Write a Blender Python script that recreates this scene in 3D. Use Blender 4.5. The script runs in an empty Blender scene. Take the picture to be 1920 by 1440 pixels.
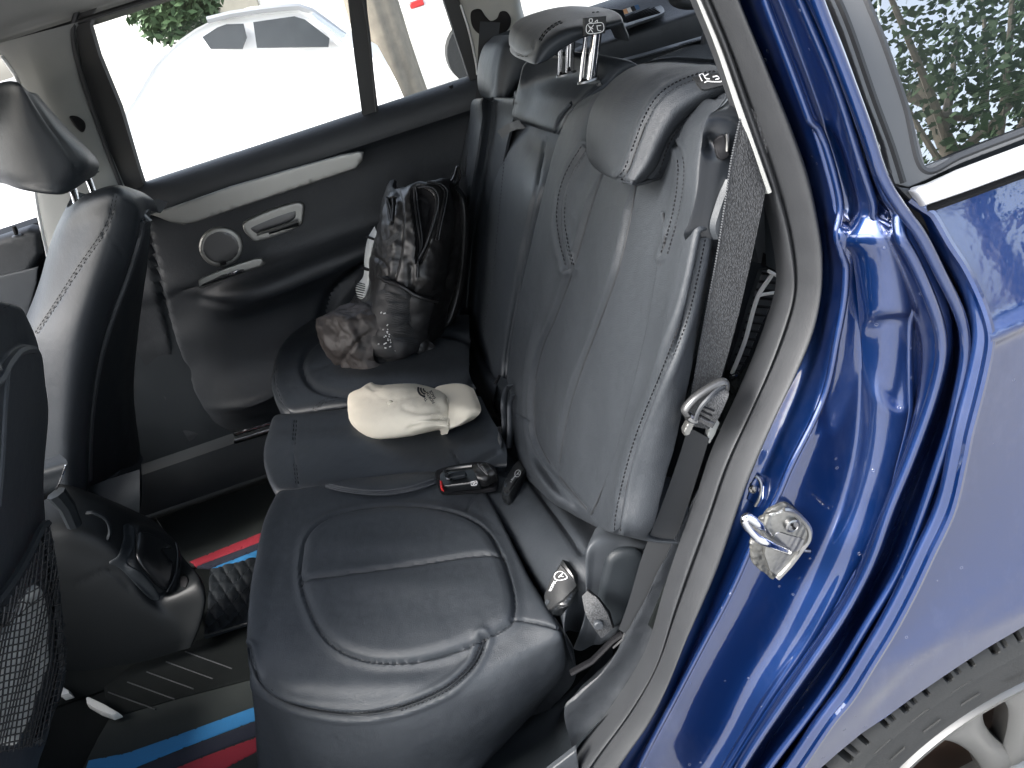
import bpy, math, random
import numpy as np
from mathutils import Vector, Matrix, noise
from mathutils.geometry import delaunay_2d_cdt

# ------------------------------------------------------------------ camera, world, sun, exposure
scene = bpy.context.scene
FPX = 1500.0
def camera_axes(h=-330, v=780, th=19.0):
    Y = np.array([h, v, -FPX], float); Y /= np.linalg.norm(Y)
    t = math.radians(th); a = (math.cos(t), math.sin(t))
    X = np.array([a[0], a[1], (a[0]*h + a[1]*v)/FPX]); X /= np.linalg.norm(X)
    return np.array([X, Y, np.cross(X, Y)])      # rows: world axes in camera space
R = camera_axes()
CAM = np.array([0.0, -0.90, 1.20])
cd = bpy.data.cameras.new('camera'); cam = bpy.data.objects.new('camera', cd)
scene.collection.objects.link(cam)
cd.sensor_width = 36; cd.lens = 36*FPX/1920; cd.clip_start = 0.02; cd.clip_end = 900
m4 = Matrix.Identity(4)
for i in range(3):
    for j in range(3): m4[i][j] = R[i][j]
m4[0][3], m4[1][3], m4[2][3] = CAM
cam.matrix_world = m4
scene.camera = cam

world = bpy.data.worlds.new('World'); scene.world = world; world.use_nodes = True
wn = world.node_tree; bg = wn.nodes['Background']
SUN_EL, SUN_AZ = math.radians(42), math.radians(250)
sky = wn.nodes.new('ShaderNodeTexSky'); sky.sky_type = 'NISHITA'; sky.sun_disc = False
sky.sun_elevation = SUN_EL; sky.sun_rotation = SUN_AZ; sky.dust_density = 3.0; sky.air_density = 1.0
hs = wn.nodes.new('ShaderNodeHueSaturation'); hs.inputs['Saturation'].default_value = 0.55
wn.links.new(sky.outputs[0], hs.inputs['Color']); wn.links.new(hs.outputs[0], bg.inputs[0])
bg.inputs[1].default_value = 0.15
sd = bpy.data.lights.new('sun', 'SUN'); sd.energy = 1.35; sd.angle = math.radians(22); sd.color = (1, .985, .96)
sun = bpy.data.objects.new('sun', sd); scene.collection.objects.link(sun)
# Nishita azimuth: rotation measured from +Y clockwise
sv = Vector((math.sin(SUN_AZ)*math.cos(SUN_EL), math.cos(SUN_AZ)*math.cos(SUN_EL), math.sin(SUN_EL)))
sun.rotation_euler = sv.to_track_quat('Z', 'Y').to_euler()
scene.view_settings.view_transform = 'Standard'; scene.view_settings.look = 'None'
scene.view_settings.gamma = 1; scene.view_settings.use_curve_mapping = False
scene.view_settings.exposure = 2.6
scene.cycles.max_bounces = 10; scene.cycles.diffuse_bounces = 5; scene.cycles.glossy_bounces = 5
scene.cycles.transparent_max_bounces = 16; scene.cycles.use_denoising = True
scene.cycles.sample_clamp_indirect = 6; scene.cycles.caustics_reflective = False; scene.cycles.caustics_refractive = False

# ------------------------------------------------------------------ measuring: photo direction -> point on a car plane
def ray(px, py): return R @ np.array([px-960.0, 720.0-py, -FPX])
def on(ax, v):
    def f(px, py):
        d = ray(px, py); return CAM + d*((v-CAM[ax])/d[ax])
    return f
def Xp(v): return on(0, v)
def Yp(v): return on(1, v)
def Zp(v): return on(2, v)
TB = math.radians(22)
BN = np.array([-math.cos(TB), 0, math.sin(TB)]); B0 = np.array([0.07, 0, 0.42])
def Bp(off=0.0):
    def f(px, py):
        d = ray(px, py); return CAM + d*(((B0 + BN*off - CAM) @ BN)/(d @ BN))
    return f
def proj(P):
    P = np.atleast_2d(P); c = (P - CAM) @ R
    return np.stack([960 + FPX*c[:, 0]/-c[:, 2], 720 - FPX*c[:, 1]/-c[:, 2]], 1)

def cr(P, t):
    """Catmull-Rom through P (n x k ...) at parameters t in 0..n-1"""
    P = np.asarray(P, float); n = len(P)
    i = np.clip(np.floor(t).astype(int), 0, n-2); f = (t-i).reshape((-1,)+(1,)*(P.ndim-1))
    ext = np.concatenate([2*P[:1]-P[1:2], P, 2*P[-1:]-P[-2:-1]])
    a, b, c, d = ext[i], ext[i+1], ext[i+2], ext[i+3]
    return 0.5*((2*b) + (c-a)*f + (2*a-5*b+4*c-d)*f**2 + (3*b-a-3*c+d)*f**3)
def smooth_line(pts, step=4.0, closed=False):
    P = np.asarray(pts, float)
    if closed: Q = np.concatenate([P[-1:], P, P[:2]])
    else: Q = P
    L = np.linalg.norm(np.diff(Q, axis=0), axis=1)
    out = []
    rng = range(1, len(Q)-2) if closed else range(len(Q)-1)
    for i in rng:
        n = max(1, int(L[i]/step)); out.append(cr(Q, i + np.arange(n)/n))
    out = np.concatenate(out)
    return out if closed else np.concatenate([out, Q[-1:]])
def resample(P, n):
    """P 3-D control points of one rail -> n points evenly along it"""
    P = np.asarray(P, float); t = np.linspace(0, len(P)-1, 40*len(P)); D = cr(P, t)
    s = np.concatenate([[0], np.cumsum(np.linalg.norm(np.diff(D, axis=0), axis=1))])
    u = np.linspace(0, s[-1], n)
    return np.stack([np.interp(u, s, D[:, k]) for k in range(3)], 1)

def seg_dist(Q, line, closed=False):
    """distance of points Q (m x 2) to polyline"""
    A = np.asarray(line, float); 
    if closed: A = np.concatenate([A, A[:1]])
    best = np.full(len(Q), 1e9)
    for i in range(len(A)-1):
        a, b = A[i], A[i+1]; ab = b-a; l2 = ab@ab+1e-12
        t = np.clip(((Q-a)@ab)/l2, 0, 1)
        d = np.hypot(*(Q - a - t[:, None]*ab).T); best = np.minimum(best, d)
    return best
def inside(Q, poly):
    P = np.asarray(poly, float); x, y = Q[:, 0], Q[:, 1]; c = np.zeros(len(Q), bool)
    j = len(P)-1
    for i in range(len(P)):
        xi, yi = P[i]; xj, yj = P[j]
        if yi != yj:
            c ^= ((yi > y) != (yj > y)) & (x < (xj-xi)*(y-yi)/(yj-yi)+xi)
        j = i
    return c

# ------------------------------------------------------------------ materials
MAT = {}
def nt(name):
    m = bpy.data.materials.new(name); m.use_nodes = True; MAT[name] = m
    return m, m.node_tree, m.node_tree.nodes['Principled BSDF']
def add(t, typ, **k):
    n = t.nodes.new(typ)
    for a, b in k.items():
        if a in n.inputs: n.inputs[a].default_value = b
        else: setattr(n, a, b)
    return n
def simple(name, col, rough=.5, metal=0., bump=None, spec=.5, var=0., coat=0., noise_scale=40., coat_rough=.05):
    m, t, p = nt(name)
    p.inputs['Base Color'].default_value = (*col, 1); p.inputs['Roughness'].default_value = rough
    p.inputs['Metallic'].default_value = metal; p.inputs['Specular IOR Level'].default_value = spec
    p.inputs['Coat Weight'].default_value = coat; p.inputs['Coat Roughness'].default_value = coat_rough
    co = add(t, 'ShaderNodeTexCoord')
    if var:
        nz = add(t, 'ShaderNodeTexNoise', Scale=noise_scale, Detail=5.0); t.links.new(co.outputs['Object'], nz.inputs['Vector'])
        mp = add(t, 'ShaderNodeMapRange'); mp.inputs[3].default_value = 1-var; mp.inputs[4].default_value = 1+var
        t.links.new(nz.outputs['Fac'], mp.inputs[0])
        mx = add(t, 'ShaderNodeVectorMath', operation='SCALE'); mx.inputs[0].default_value = col
        t.links.new(mp.outputs[0], mx.inputs['Scale']); t.links.new(mx.outputs[0], p.inputs['Base Color'])
        mr = add(t, 'ShaderNodeMapRange'); mr.inputs[3].default_value = rough*.85; mr.inputs[4].default_value = min(1, rough*1.15)
        t.links.new(nz.outputs['Fac'], mr.inputs[0]); t.links.new(mr.outputs[0], p.inputs['Roughness'])
    if bump:
        kind, sc, st = bump
        if kind == 'leather':
            v = add(t, 'ShaderNodeTexVoronoi', Scale=sc, feature='DISTANCE_TO_EDGE'); o = v.outputs['Distance']
            v2 = add(t, 'ShaderNodeMapRange'); v2.inputs[2].default_value = .25; t.links.new(o, v2.inputs[0]); o = v2.outputs[0]
            nz2 = add(t, 'ShaderNodeTexNoise', Scale=sc*.35, Detail=3.0)
            wv = add(t, 'ShaderNodeVectorMath', operation='ADD'); sc2 = add(t, 'ShaderNodeVectorMath', operation='SCALE'); sc2.inputs['Scale'].default_value = .004
            t.links.new(co.outputs['Object'], nz2.inputs['Vector']); t.links.new(nz2.outputs['Color'], sc2.inputs[0])
            t.links.new(co.outputs['Object'], wv.inputs[0]); t.links.new(sc2.outputs[0], wv.inputs[1]); t.links.new(wv.outputs[0], v.inputs['Vector'])
        else:
            v = add(t, 'ShaderNodeTexNoise', Scale=sc, Detail=4.0); o = v.outputs['Fac']; t.links.new(co.outputs['Object'], v.inputs['Vector'])
        b = add(t, 'ShaderNodeBump', Strength=st, Distance=.0006); t.links.new(o, b.inputs['Height']); t.links.new(b.outputs[0], p.inputs['Normal'])
        if kind == 'leather':      # soft unevenness of a used hide
            n3 = add(t, 'ShaderNodeTexNoise', Scale=22.0, Detail=5.0, Roughness=.6); t.links.new(co.outputs['Object'], n3.inputs['Vector'])
            b3 = add(t, 'ShaderNodeBump', Strength=.22, Distance=.006); t.links.new(n3.outputs['Fac'], b3.inputs['Height']); t.links.new(b3.outputs[0], b.inputs['Normal'])
    return m
simple('leather', (.0232, .0268, .0315), .50, bump=('leather', 520, .34), spec=.40, var=.14, noise_scale=14)
simple('leather_smooth', (.0190, .0226, .0272), .46, bump=('leather', 1100, .10), spec=.40, var=.12, noise_scale=10)
simple('console_black', (.0055, .0068, .0078), .5, spec=.3, bump=('noise', 900, .3))
simple('car_glass', (.010, .012, .012), .3, var=.9, noise_scale=5)  # strong mottling paints reflections into the parked car's panes
simple('satin_dark', (.075, .076, .078), .32, .6)
simple('thread_dark', (.004, .004, .005), .8, spec=.2)
simple('plastic_sheen', (.011, .013, .016), .30, bump=('noise', 500, .1))
simple('thread', (.036, .039, .044), .6)
simple('seam', (.012, .013, .015), .7)
simple('plastic', (.0105, .0135, .0165), .55, spec=.32, bump=('noise', 900, .35), var=.10, noise_scale=25)
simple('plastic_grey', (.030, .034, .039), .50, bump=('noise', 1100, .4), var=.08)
simple('plastic_gloss', (.007, .008, .009), .30)
simple('door_skin', (.0155, .0180, .0215), .50, bump=('leather', 600, .25), var=.12, noise_scale=8)
simple('carpet', (.005, .0062, .0062), .95, spec=.1, bump=('noise', 500, 1.), var=.25, noise_scale=120)
simple('mat_fabric', (.022, .0255, .0245), .95, spec=.15, bump=('noise', 900, 1.), var=.18, noise_scale=300)
simple('stripe_red', (0.2310, 0.0079, 0.0198), .85, bump=('noise', 900, 1.), var=.15, noise_scale=300)
simple('stripe_blue', (0.0132, 0.1320, 0.2970), .85, bump=('noise', 900, 1.), var=.2, noise_scale=300)
simple('stripe_navy', (.007, .009, .02), .9, bump=('noise', 900, 1.))
simple('headliner', (0.2244, 0.2244, 0.2112), .9, bump=('noise', 700, .6), var=.05)
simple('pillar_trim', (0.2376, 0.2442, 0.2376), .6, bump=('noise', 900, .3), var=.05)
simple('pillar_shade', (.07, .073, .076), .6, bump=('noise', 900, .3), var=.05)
simple('rubber', (.021, .0225, .025), .55, bump=('noise', 600, .3), var=.08)
simple('rubber_dark', (0.0119, 0.0125, 0.0132), .6, bump=('noise', 600, .3))
simple('black', (.004, .004, .005), .7, spec=.2)
simple('chrome', (.62, .63, .65), .12, 1.0)
simple('satin_metal', (.27, .27, .27), .32, 1.0, var=.05)
simple('trim_silver', (.30, .30, .285), .42, .7, var=.04)
simple('alu_trim', (.62, .63, .64), .35, .3)
simple('steel_greasy', (.22, .22, .21), .30, .85, bump=('noise', 260, .3), var=.35, noise_scale=160)
simple('grease', (.045, .045, .042), .40, bump=('noise', 300, 1.), var=.5, noise_scale=200)
simple('webbing_plain', (0.0198, 0.0211, 0.0231), .85)
simple('nylon', (.0125, .0122, .0125), .38, bump=('noise', 800, .5), var=.07, noise_scale=18)
simple('nylon_brown', (.026, .0215, .020), .55, bump=('noise', 900, .5), var=.04, noise_scale=18)
simple('zip_tape', (.014, .014, .015), .6)
simple('cap_cloth', (.76, .69, .56), .9, bump=('noise', 1300, .5), var=.025, noise_scale=60)
simple('cap_stitch', (.62, .56, .44), .8)
simple('print_black', (.012, .012, .014), .8)
simple('print_white', (.70, .70, .70), .6)
simple('red_plastic', (.55, .02, .02), .35)
simple('white_plastic', (.42, .43, .42), .5)
simple('tyre', (.011, .012, .0125), .75, bump=('noise', 300, .6), var=.25, noise_scale=30)
simple('alloy', (.15, .15, .145), .32, .8, var=.06, noise_scale=30)
simple('brake', (.05, .03, .02), .7, .5, var=.4)
simple('arch_plastic', (.05, .053, .056), .6, bump=('noise', 400, .5), var=.15)
simple('window_frame', (.072, .074, .077), .42, bump=('noise', 300, .1), var=.05, noise_scale=12)
simple('sticker_orange', (.65, .35, .18), .5)
simple('sticker_blue', (.05, .12, .25), .5)
simple('silver_paint', (.22, .225, .23), .35, .2, coat=.6)
simple('bark', (.16, .14, .11), .9, bump=('noise', 30, 1.), var=.45, noise_scale=12)
simple('facade', (.62, .60, .55), .9, var=.06, noise_scale=3)
simple('facade_dark', (.18, .17, .14), .9, var=.2, noise_scale=5)
simple('pavement', (.30, .30, .295), .9, bump=('noise', 40, .5), var=.10, noise_scale=3)
simple('kerb', (.40, .40, .38), .9, var=.12, noise_scale=6)
simple('white_paint', (.80, .80, .80), .4, coat=.3)
simple('leaf', (.042, .075, .032), .6, spec=.3, var=.45, noise_scale=2.0)
simple('red_lamp', (.45, .03, .03), .3)
simple('plate', (.55, .55, .50), .5)

def paint():
    m, t, p = nt('blue_paint')
    co = add(t, 'ShaderNodeTexCoord')
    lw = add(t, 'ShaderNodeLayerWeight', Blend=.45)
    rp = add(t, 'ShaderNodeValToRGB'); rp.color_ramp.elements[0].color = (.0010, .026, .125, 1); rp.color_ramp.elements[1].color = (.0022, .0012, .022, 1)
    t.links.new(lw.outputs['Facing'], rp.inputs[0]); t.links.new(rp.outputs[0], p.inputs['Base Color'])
    p.inputs['Metallic'].default_value = .75; p.inputs['Roughness'].default_value = .34
    p.inputs['Coat Weight'].default_value = 1; p.inputs['Coat Roughness'].default_value = .03; p.inputs['Coat IOR'].default_value = 1.8
    nz = add(t, 'ShaderNodeTexNoise', Scale=60.0, Detail=2.0); t.links.new(co.outputs['Object'], nz.inputs['Vector'])
    b = add(t, 'ShaderNodeBump', Strength=.12, Distance=.0012); t.links.new(nz.outputs['Fac'], b.inputs['Height'])
    # dried rain spots
    vo = add(t, 'ShaderNodeTexVoronoi', Scale=75.0); t.links.new(co.outputs['Object'], vo.inputs['Vector'])
    r1 = add(t, 'ShaderNodeValToRGB'); e = r1.color_ramp.elements
    e[0].position = .08; e[0].color = (0, 0, 0, 1); e[1].position = .12; e[1].color = (1, 1, 1, 1)
    e2 = r1.color_ramp.elements.new(.16); e2.color = (0, 0, 0, 1)
    t.links.new(vo.outputs['Distance'], r1.inputs[0])
    rs = add(t, 'ShaderNodeSeparateColor'); t.links.new(vo.outputs['Color'], rs.inputs[0])
    gt = add(t, 'ShaderNodeMath', operation='GREATER_THAN'); gt.inputs[1].default_value = .80; t.links.new(rs.outputs[0], gt.inputs[0])
    mu = add(t, 'ShaderNodeMath', operation='MULTIPLY'); t.links.new(gt.outputs[0], mu.inputs[0]); t.links.new(r1.outputs[0], mu.inputs[1])
    b2 = add(t, 'ShaderNodeBump', Strength=.5, Distance=.001); t.links.new(mu.outputs[0], b2.inputs['Height']); t.links.new(b.outputs[0], b2.inputs['Normal'])
    t.links.new(b2.outputs[0], p.inputs['Coat Normal'])
    ds = add(t, 'ShaderNodeTexNoise', Scale=9.0, Detail=8.0, Roughness=.75); mpd = add(t, 'ShaderNodeMapping'); mpd.inputs['Scale'].default_value = (1, 1, .35); t.links.new(co.outputs['Object'], mpd.inputs[0]); t.links.new(mpd.outputs[0], ds.inputs['Vector'])
    dr = add(t, 'ShaderNodeMapRange'); dr.inputs[1].default_value = .5; dr.inputs[2].default_value = .8; dr.inputs[3].default_value = 0.; dr.inputs[4].default_value = .10; t.links.new(ds.outputs['Fac'], dr.inputs[0])
    d2 = add(t, 'ShaderNodeMapRange'); d2.inputs[1].default_value = .45; d2.inputs[2].default_value = .8; d2.inputs[3].default_value = .02; d2.inputs[4].default_value = .16; t.links.new(ds.outputs['Fac'], d2.inputs[0]); t.links.new(d2.outputs[0], p.inputs['Coat Roughness'])
    mc = add(t, 'ShaderNodeMix', data_type='RGBA'); mc.inputs['B'].default_value = (.30, .34, .50, 1) if 'B' in mc.inputs else None
    mm = add(t, 'ShaderNodeMath', operation='MULTIPLY'); mm.inputs[1].default_value = .25; t.links.new(mu.outputs[0], mm.inputs[0])
    ma = add(t, 'ShaderNodeMath', operation='ADD'); t.links.new(mm.outputs[0], ma.inputs[0]); t.links.new(dr.outputs[0], ma.inputs[1]); t.links.new(ma.outputs[0], mc.inputs[0]); t.links.new(rp.outputs[0], mc.inputs[6]); mc.inputs[7].default_value = (.30, .34, .50, 1)
    t.links.new(mc.outputs[2], p.inputs['Base Color'])
def glass(name, tint, refl=1.0):
    m, t, p = nt(name); t.nodes.remove(p)
    out = t.nodes['Material Output']
    tr = add(t, 'ShaderNodeBsdfTransparent'); tr.inputs[0].default_value = (*tint, 1)
    gl = add(t, 'ShaderNodeBsdfGlossy'); gl.inputs['Roughness'].default_value = .0
    fr = add(t, 'ShaderNodeFresnel', IOR=1.5); mul = add(t, 'ShaderNodeMath', operation='MULTIPLY'); mul.inputs[1].default_value = refl
    t.links.new(fr.outputs[0], mul.inputs[0])
    mx = add(t, 'ShaderNodeMixShader'); t.links.new(mul.outputs[0], mx.inputs[0]); t.links.new(tr.outputs[0], mx.inputs[1]); t.links.new(gl.outputs[0], mx.inputs[2])
    t.links.new(mx.outputs[0], out.inputs[0])
def webbing(name='webbing', col=(.026, .0275, .030), scale=420):
    m, t, p = nt(name); co = add(t, 'ShaderNodeTexCoord')
    w = add(t, 'ShaderNodeTexVoronoi', Scale=scale); mp = add(t, 'ShaderNodeMapping'); mp.inputs['Scale'].default_value = (1, 1, .45)
    t.links.new(co.outputs['Object'], mp.inputs[0]); t.links.new(mp.outputs[0], w.inputs['Vector'])
    rp = add(t, 'ShaderNodeValToRGB'); rp.color_ramp.elements[0].color = (*[c*2.0 for c in col], 1); rp.color_ramp.elements[1].color = (*[c*.5 for c in col], 1)
    rp.color_ramp.elements[1].position = .7
    t.links.new(w.outputs['Distance'], rp.inputs[0]); t.links.new(rp.outputs[0], p.inputs['Base Color']); p.inputs['Roughness'].default_value = .7
    b = add(t, 'ShaderNodeBump', Strength=.5, Distance=.001); b.invert = True; t.links.new(w.outputs['Distance'], b.inputs['Height']); t.links.new(b.outputs[0], p.inputs['Normal'])
def netmat(name, u, v, scale, thick, col):
    """open net: real holes through a thin sheet, pattern in the object's own coordinates"""
    m, t, p = nt(name); p.inputs['Base Color'].default_value = (*col, 1); p.inputs['Roughness'].default_value = .6
    co = add(t, 'ShaderNodeTexCoord'); fac = None
    for ax in (u, v):
        d = add(t, 'ShaderNodeVectorMath', operation='DOT_PRODUCT'); d.inputs[1].default_value = tuple(x*scale for x in ax)
        t.links.new(co.outputs['Object'], d.inputs[0])
        f = add(t, 'ShaderNodeMath', operation='FRACT'); t.links.new(d.outputs['Value'], f.inputs[0])
        g = add(t, 'ShaderNodeMath', operation='LESS_THAN'); g.inputs[1].default_value = thick; t.links.new(f.outputs[0], g.inputs[0])
        if fac is None: fac = g
        else:
            mxx = add(t, 'ShaderNodeMath', operation='MAXIMUM'); t.links.new(fac.outputs[0], mxx.inputs[0]); t.links.new(g.outputs[0], mxx.inputs[1]); fac = mxx
    t.links.new(fac.outputs[0], p.inputs['Alpha'])
paint()
glass('glass', (.93, .95, .94), .25)
glass('glass_privacy', (.60, .66, .62), 9.0)
webbing(scale=800)
webbing('webbing_strap', (.045, .046, .048), 900)

# ------------------------------------------------------------------ mesh building
col_main = scene.collection
class MB:
    def __init__(s): s.V = []; s.F = []; s.M = []; s.mats = []; s.n = 0
    def mi(s, m):
        if m not in s.mats: s.mats.append(m)
        return s.mats.index(m)
    def add(s, V, F, mat):
        V = np.asarray(V, float).reshape(-1, 3); s.V.append(V); o = s.n; s.n += len(V); k = s.mi(mat)
        for f in F: s.F.append(tuple(int(i)+o for i in f)); s.M.append(k)
        return s
    def grid(s, G, mat, close_u=False, close_v=False):
        nu, nv = G.shape[:2]; F = []
        for i in range(nu-(0 if close_u else 1)):
            for j in range(nv-(0 if close_v else 1)):
                a = i*nv+j; b = ((i+1) % nu)*nv+j; c = ((i+1) % nu)*nv+(j+1) % nv; d = i*nv+(j+1) % nv
                F.append((a, b, c, d))
        return s.add(G.reshape(-1, 3), F, mat)
    def tube(s, P, r, mat, n=8, closed=False, flat=None, caps=True):
        P = np.asarray(P, float); m = len(P); rr = np.full(m, r) if np.isscalar(r) else np.interp(np.linspace(0, 1, m), np.linspace(0, 1, len(r)), r)
        T = np.gradient(P, axis=0); T /= np.linalg.norm(T, axis=1)[:, None]+1e-12
        up = np.array([.3, .2, .93]); rings = []
        pn = np.cross(T[0], up); pn /= np.linalg.norm(pn)
        for i in range(m):
            nn = pn - T[i]*(pn@T[i]); nn /= np.linalg.norm(nn)+1e-12; pn = nn; b = np.cross(T[i], nn)
            a = np.linspace(0, 2*math.pi, n, endpoint=False)
            ring = P[i] + rr[i]*(np.cos(a)[:, None]*nn + np.sin(a)[:, None]*b*(flat or 1))
            rings.append(ring)
        G = np.array(rings); s.grid(G, mat, close_u=closed, close_v=True)
        if not closed and caps:
            s.add(G[0], [tuple(range(n))], mat); s.add(G[-1], [tuple(range(n))[::-1]], mat)
        return s
    def box(s, c, sz, mat, rot=None, bev=.0):
        c = np.array(c, float); h = np.array(sz, float)/2
        if bev > 0:
            b = min(bev, min(h)*.9); V = []; 
            for sx in (-1, 1):
                for sy in (-1, 1):
                    for sz_ in (-1, 1):
                        q = np.array([sx, sy, sz_])
                        V += [q*(h-np.array([0, b, b])), q*(h-np.array([b, 0, b])), q*(h-np.array([b, b, 0]))]
            V = np.array(V); import bmesh
            bm = bmesh.new(); vs = [bm.verts.new(v) for v in V]; bmesh.ops.convex_hull(bm, input=vs); bm.verts.index_update()
            VV = [v.co[:] for v in bm.verts]; F = [[v.index for v in f.verts] for f in bm.faces]; bm.free(); V = np.array(VV)
        else:
            V = np.array([[x, y, z] for x in (-1, 1) for y in (-1, 1) for z in (-1, 1)])*h
            F = [(0, 1, 3, 2), (4, 6, 7, 5), (0, 4, 5, 1), (2, 3, 7, 6), (0, 2, 6, 4), (1, 5, 7, 3)]
        if rot is not None: V = V @ np.array(rot).T
        return s.add(V+c, F, mat)
    def build(s, name, parent=None, smooth=True, angle=40):
        me = bpy.data.meshes.new(name); V = np.concatenate(s.V)
        me.from_pydata(V.tolist(), [], s.F); me.validate()
        for m in s.mats: me.materials.append(MAT[m])
        if len(me.polygons) == len(s.M): me.polygons.foreach_set('material_index', s.M)
        me.polygons.foreach_set('use_smooth', [smooth]*len(me.polygons))
        if smooth and angle: me.set_sharp_from_angle(angle=math.radians(angle))
        o = bpy.data.objects.new(name, me); col_main.objects.link(o)
        if parent is not None: o.parent = parent
        return o
def tag(o, label=None, cat=None, group=None, kind=None):
    if label: o['label'] = label
    if cat: o['category'] = cat
    if group: o['group'] = group
    if kind: o['kind'] = kind
    return o
def empty(name, parent=None):
    o = bpy.data.objects.new(name, None); col_main.objects.link(o); o.empty_display_size = .05
    if parent is not None: o.parent = parent
    return o

class Surf:
    """a dense smooth sheet; at() finds the point of it seen in a photo direction"""
    def __init__(s, G, N): 
        s.G = G; s.N = N; P = G.reshape(-1, 3); n = N.reshape(-1, 3)
        f = np.einsum('ij,ij->i', n, CAM-P) > 0
        s.P = P[f]; s.n = n[f]; s.q = proj(s.P)
    def at(s, pts):
        pts = np.atleast_2d(np.asarray(pts, float)); oP = np.zeros((len(pts), 3)); oN = oP.copy()
        for k in range(0, len(pts), 200):
            Q = pts[k:k+200]; D = ((Q[:, None, :]-s.q[None])**2).sum(2)
            idx = np.argpartition(D, 10, axis=1)[:, :10]; d = np.take_along_axis(D, idx, 1)
            w = np.exp(-d/(2*2.2**2))+1e-9/(d+.1)
            w /= w.sum(1)[:, None]
            c = (s.P[idx]*w[..., None]).sum(1); n = (s.n[idx]*w[..., None]).sum(1); n /= np.linalg.norm(n, axis=1)[:, None]
            for i in range(len(Q)):     # slide along the view direction onto the local plane
                r = ray(*Q[i]); den = r@n[i]
                oP[k+i] = CAM + r*(((c[i]-CAM)@n[i])/den) if abs(den) > .12*np.linalg.norm(r) else c[i]
                if np.linalg.norm(oP[k+i]-c[i]) > .03: oP[k+i] = c[i]
            oN[k:k+200] = n
        return oP, oN
class Flat:
    def __init__(s, f, n): s.f = f; s.nv = np.array(n, float)/np.linalg.norm(n)
    def at(s, pts):
        pts = np.atleast_2d(pts); return np.array([s.f(*p) for p in pts]), np.repeat(s.nv[None], len(pts), 0)

def grid_normals(G):
    a = np.gradient(G, axis=0); b = np.gradient(G, axis=1); n = np.cross(a, b); l = np.linalg.norm(n, axis=2)[..., None]
    n = n/(l+1e-12)
    return n
def loft(rows, step=4.0, carve=(), wrinkle=None, flip=None, nmax=260):
    """smooth sheet through a net of 3-D points; carve = grooves and raised fields measured on the photo"""
    C = np.array([[np.asarray(p, float) for p in r] for r in rows])
    nu, nv = C.shape[:2]
    q = proj(C.reshape(-1, 3)).reshape(nu, nv, 2)
    def params(L, st):
        t = []
        for i, l in enumerate(L):
            k = int(min(60, max(2, l/st))); t += list(i + np.arange(k)/k)
        return np.array(t+[len(L)])
    Lu = np.linalg.norm(np.diff(q, axis=0), axis=2).max(1); Lv = np.linalg.norm(np.diff(q, axis=1), axis=2).max(0)
    G = cr(C, params(Lu, step)); G = np.swapaxes(cr(np.swapaxes(G, 0, 1), params(Lv, step)), 0, 1)
    N = grid_normals(G)
    s = np.sign(np.einsum('ijk,ijk->ij', N, CAM-G)); 
    if np.median(s) < 0: N = -N
    if flip: N = -N
    sh = G.shape; P = G.reshape(-1, 3).copy(); n = N.reshape(-1, 3)
    if wrinkle:
        amp, sc = wrinkle
        P += n*np.array([amp*noise.fractal(Vector(p)*sc, .6, 2.0, 4) for p in P])[:, None]
    if carve:
        Q = proj(P); face = np.clip(np.einsum('ij,ij->i', n, CAM-P)/np.linalg.norm(CAM-P, axis=1)*4, 0, 1); H = np.zeros(len(P))
        for cv in carve:
            if cv[0] == 'seam':
                _, line, w, dp = cv; d = seg_dist(Q, smooth_line(line, 8)); H -= dp*np.exp(-(d/w)**2)
            elif cv[0] == 'dseam':
                _, line, w, dp = cv; d = seg_dist(Q, smooth_line(line, 8)); H += -dp*np.exp(-(d/w)**2)+.55*dp*np.exp(-((d-2.6*w)/(1.5*w))**2)
            elif cv[0] == 'step':      # padded field swelling up to a line, then dropping
                _, line, w, dp, side = cv; L_ = smooth_line(line, 6); d = seg_dist(Q, L_); o = np.argsort(L_[:, 1]); xl = np.interp(Q[:, 1], L_[o][:, 1], L_[o][:, 0]); inr = (Q[:, 1] > L_[:, 1].min()-5) & (Q[:, 1] < L_[:, 1].max()+5)
                sg = (xl-Q[:, 0])*side; x = np.clip(sg/6*.5+.5, 0, 1); x = x*x*(3-2*x)*np.clip((Q[:, 1]-L_[:, 1].min())/50, 0, 1)*np.clip((L_[:, 1].max()-Q[:, 1])/70, 0, 1); H += np.where(inr, dp*np.exp(-np.clip(sg, 0, None)/w)*x, 0)
            elif cv[0] == 'raise':
                _, poly, w, h = cv; pl = smooth_line(poly, 10, True); d = seg_dist(Q, pl, True); ins = inside(Q, pl); sd_ = np.where(ins, d, -d)
                x = np.clip(sd_/w*.5+.5, 0, 1); H += h*(x*x*(3-2*x))
            elif cv[0] == 'pillow':
                _, poly, w, h = cv; pl = smooth_line(poly, 10, True); d = seg_dist(Q, pl, True); ins = inside(Q, pl); x = np.clip(d/w, 0, 1)
                H += np.where(ins, h*np.sqrt(1-(1-x)**2), 0)
            elif cv[0] == 'bump':
                _, (bx, by), (sx, sy), h = cv; H += h*np.exp(-((Q[:, 0]-bx)/sx)**2-((Q[:, 1]-by)/sy)**2)
        P = P + n*(H*face)[:, None]
    G = P.reshape(sh); N2 = grid_normals(G); 
    if (N2*N).sum() < 0: N2 = -N2
    return Surf(G, N2)
def rails(rs, n=12):
    return [resample(r, n) for r in rs]
def pts(f, *ps): return [f(*p) for p in ps]
def sheet(mb, S, mat): mb.grid(S.G, mat); return mb

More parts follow.
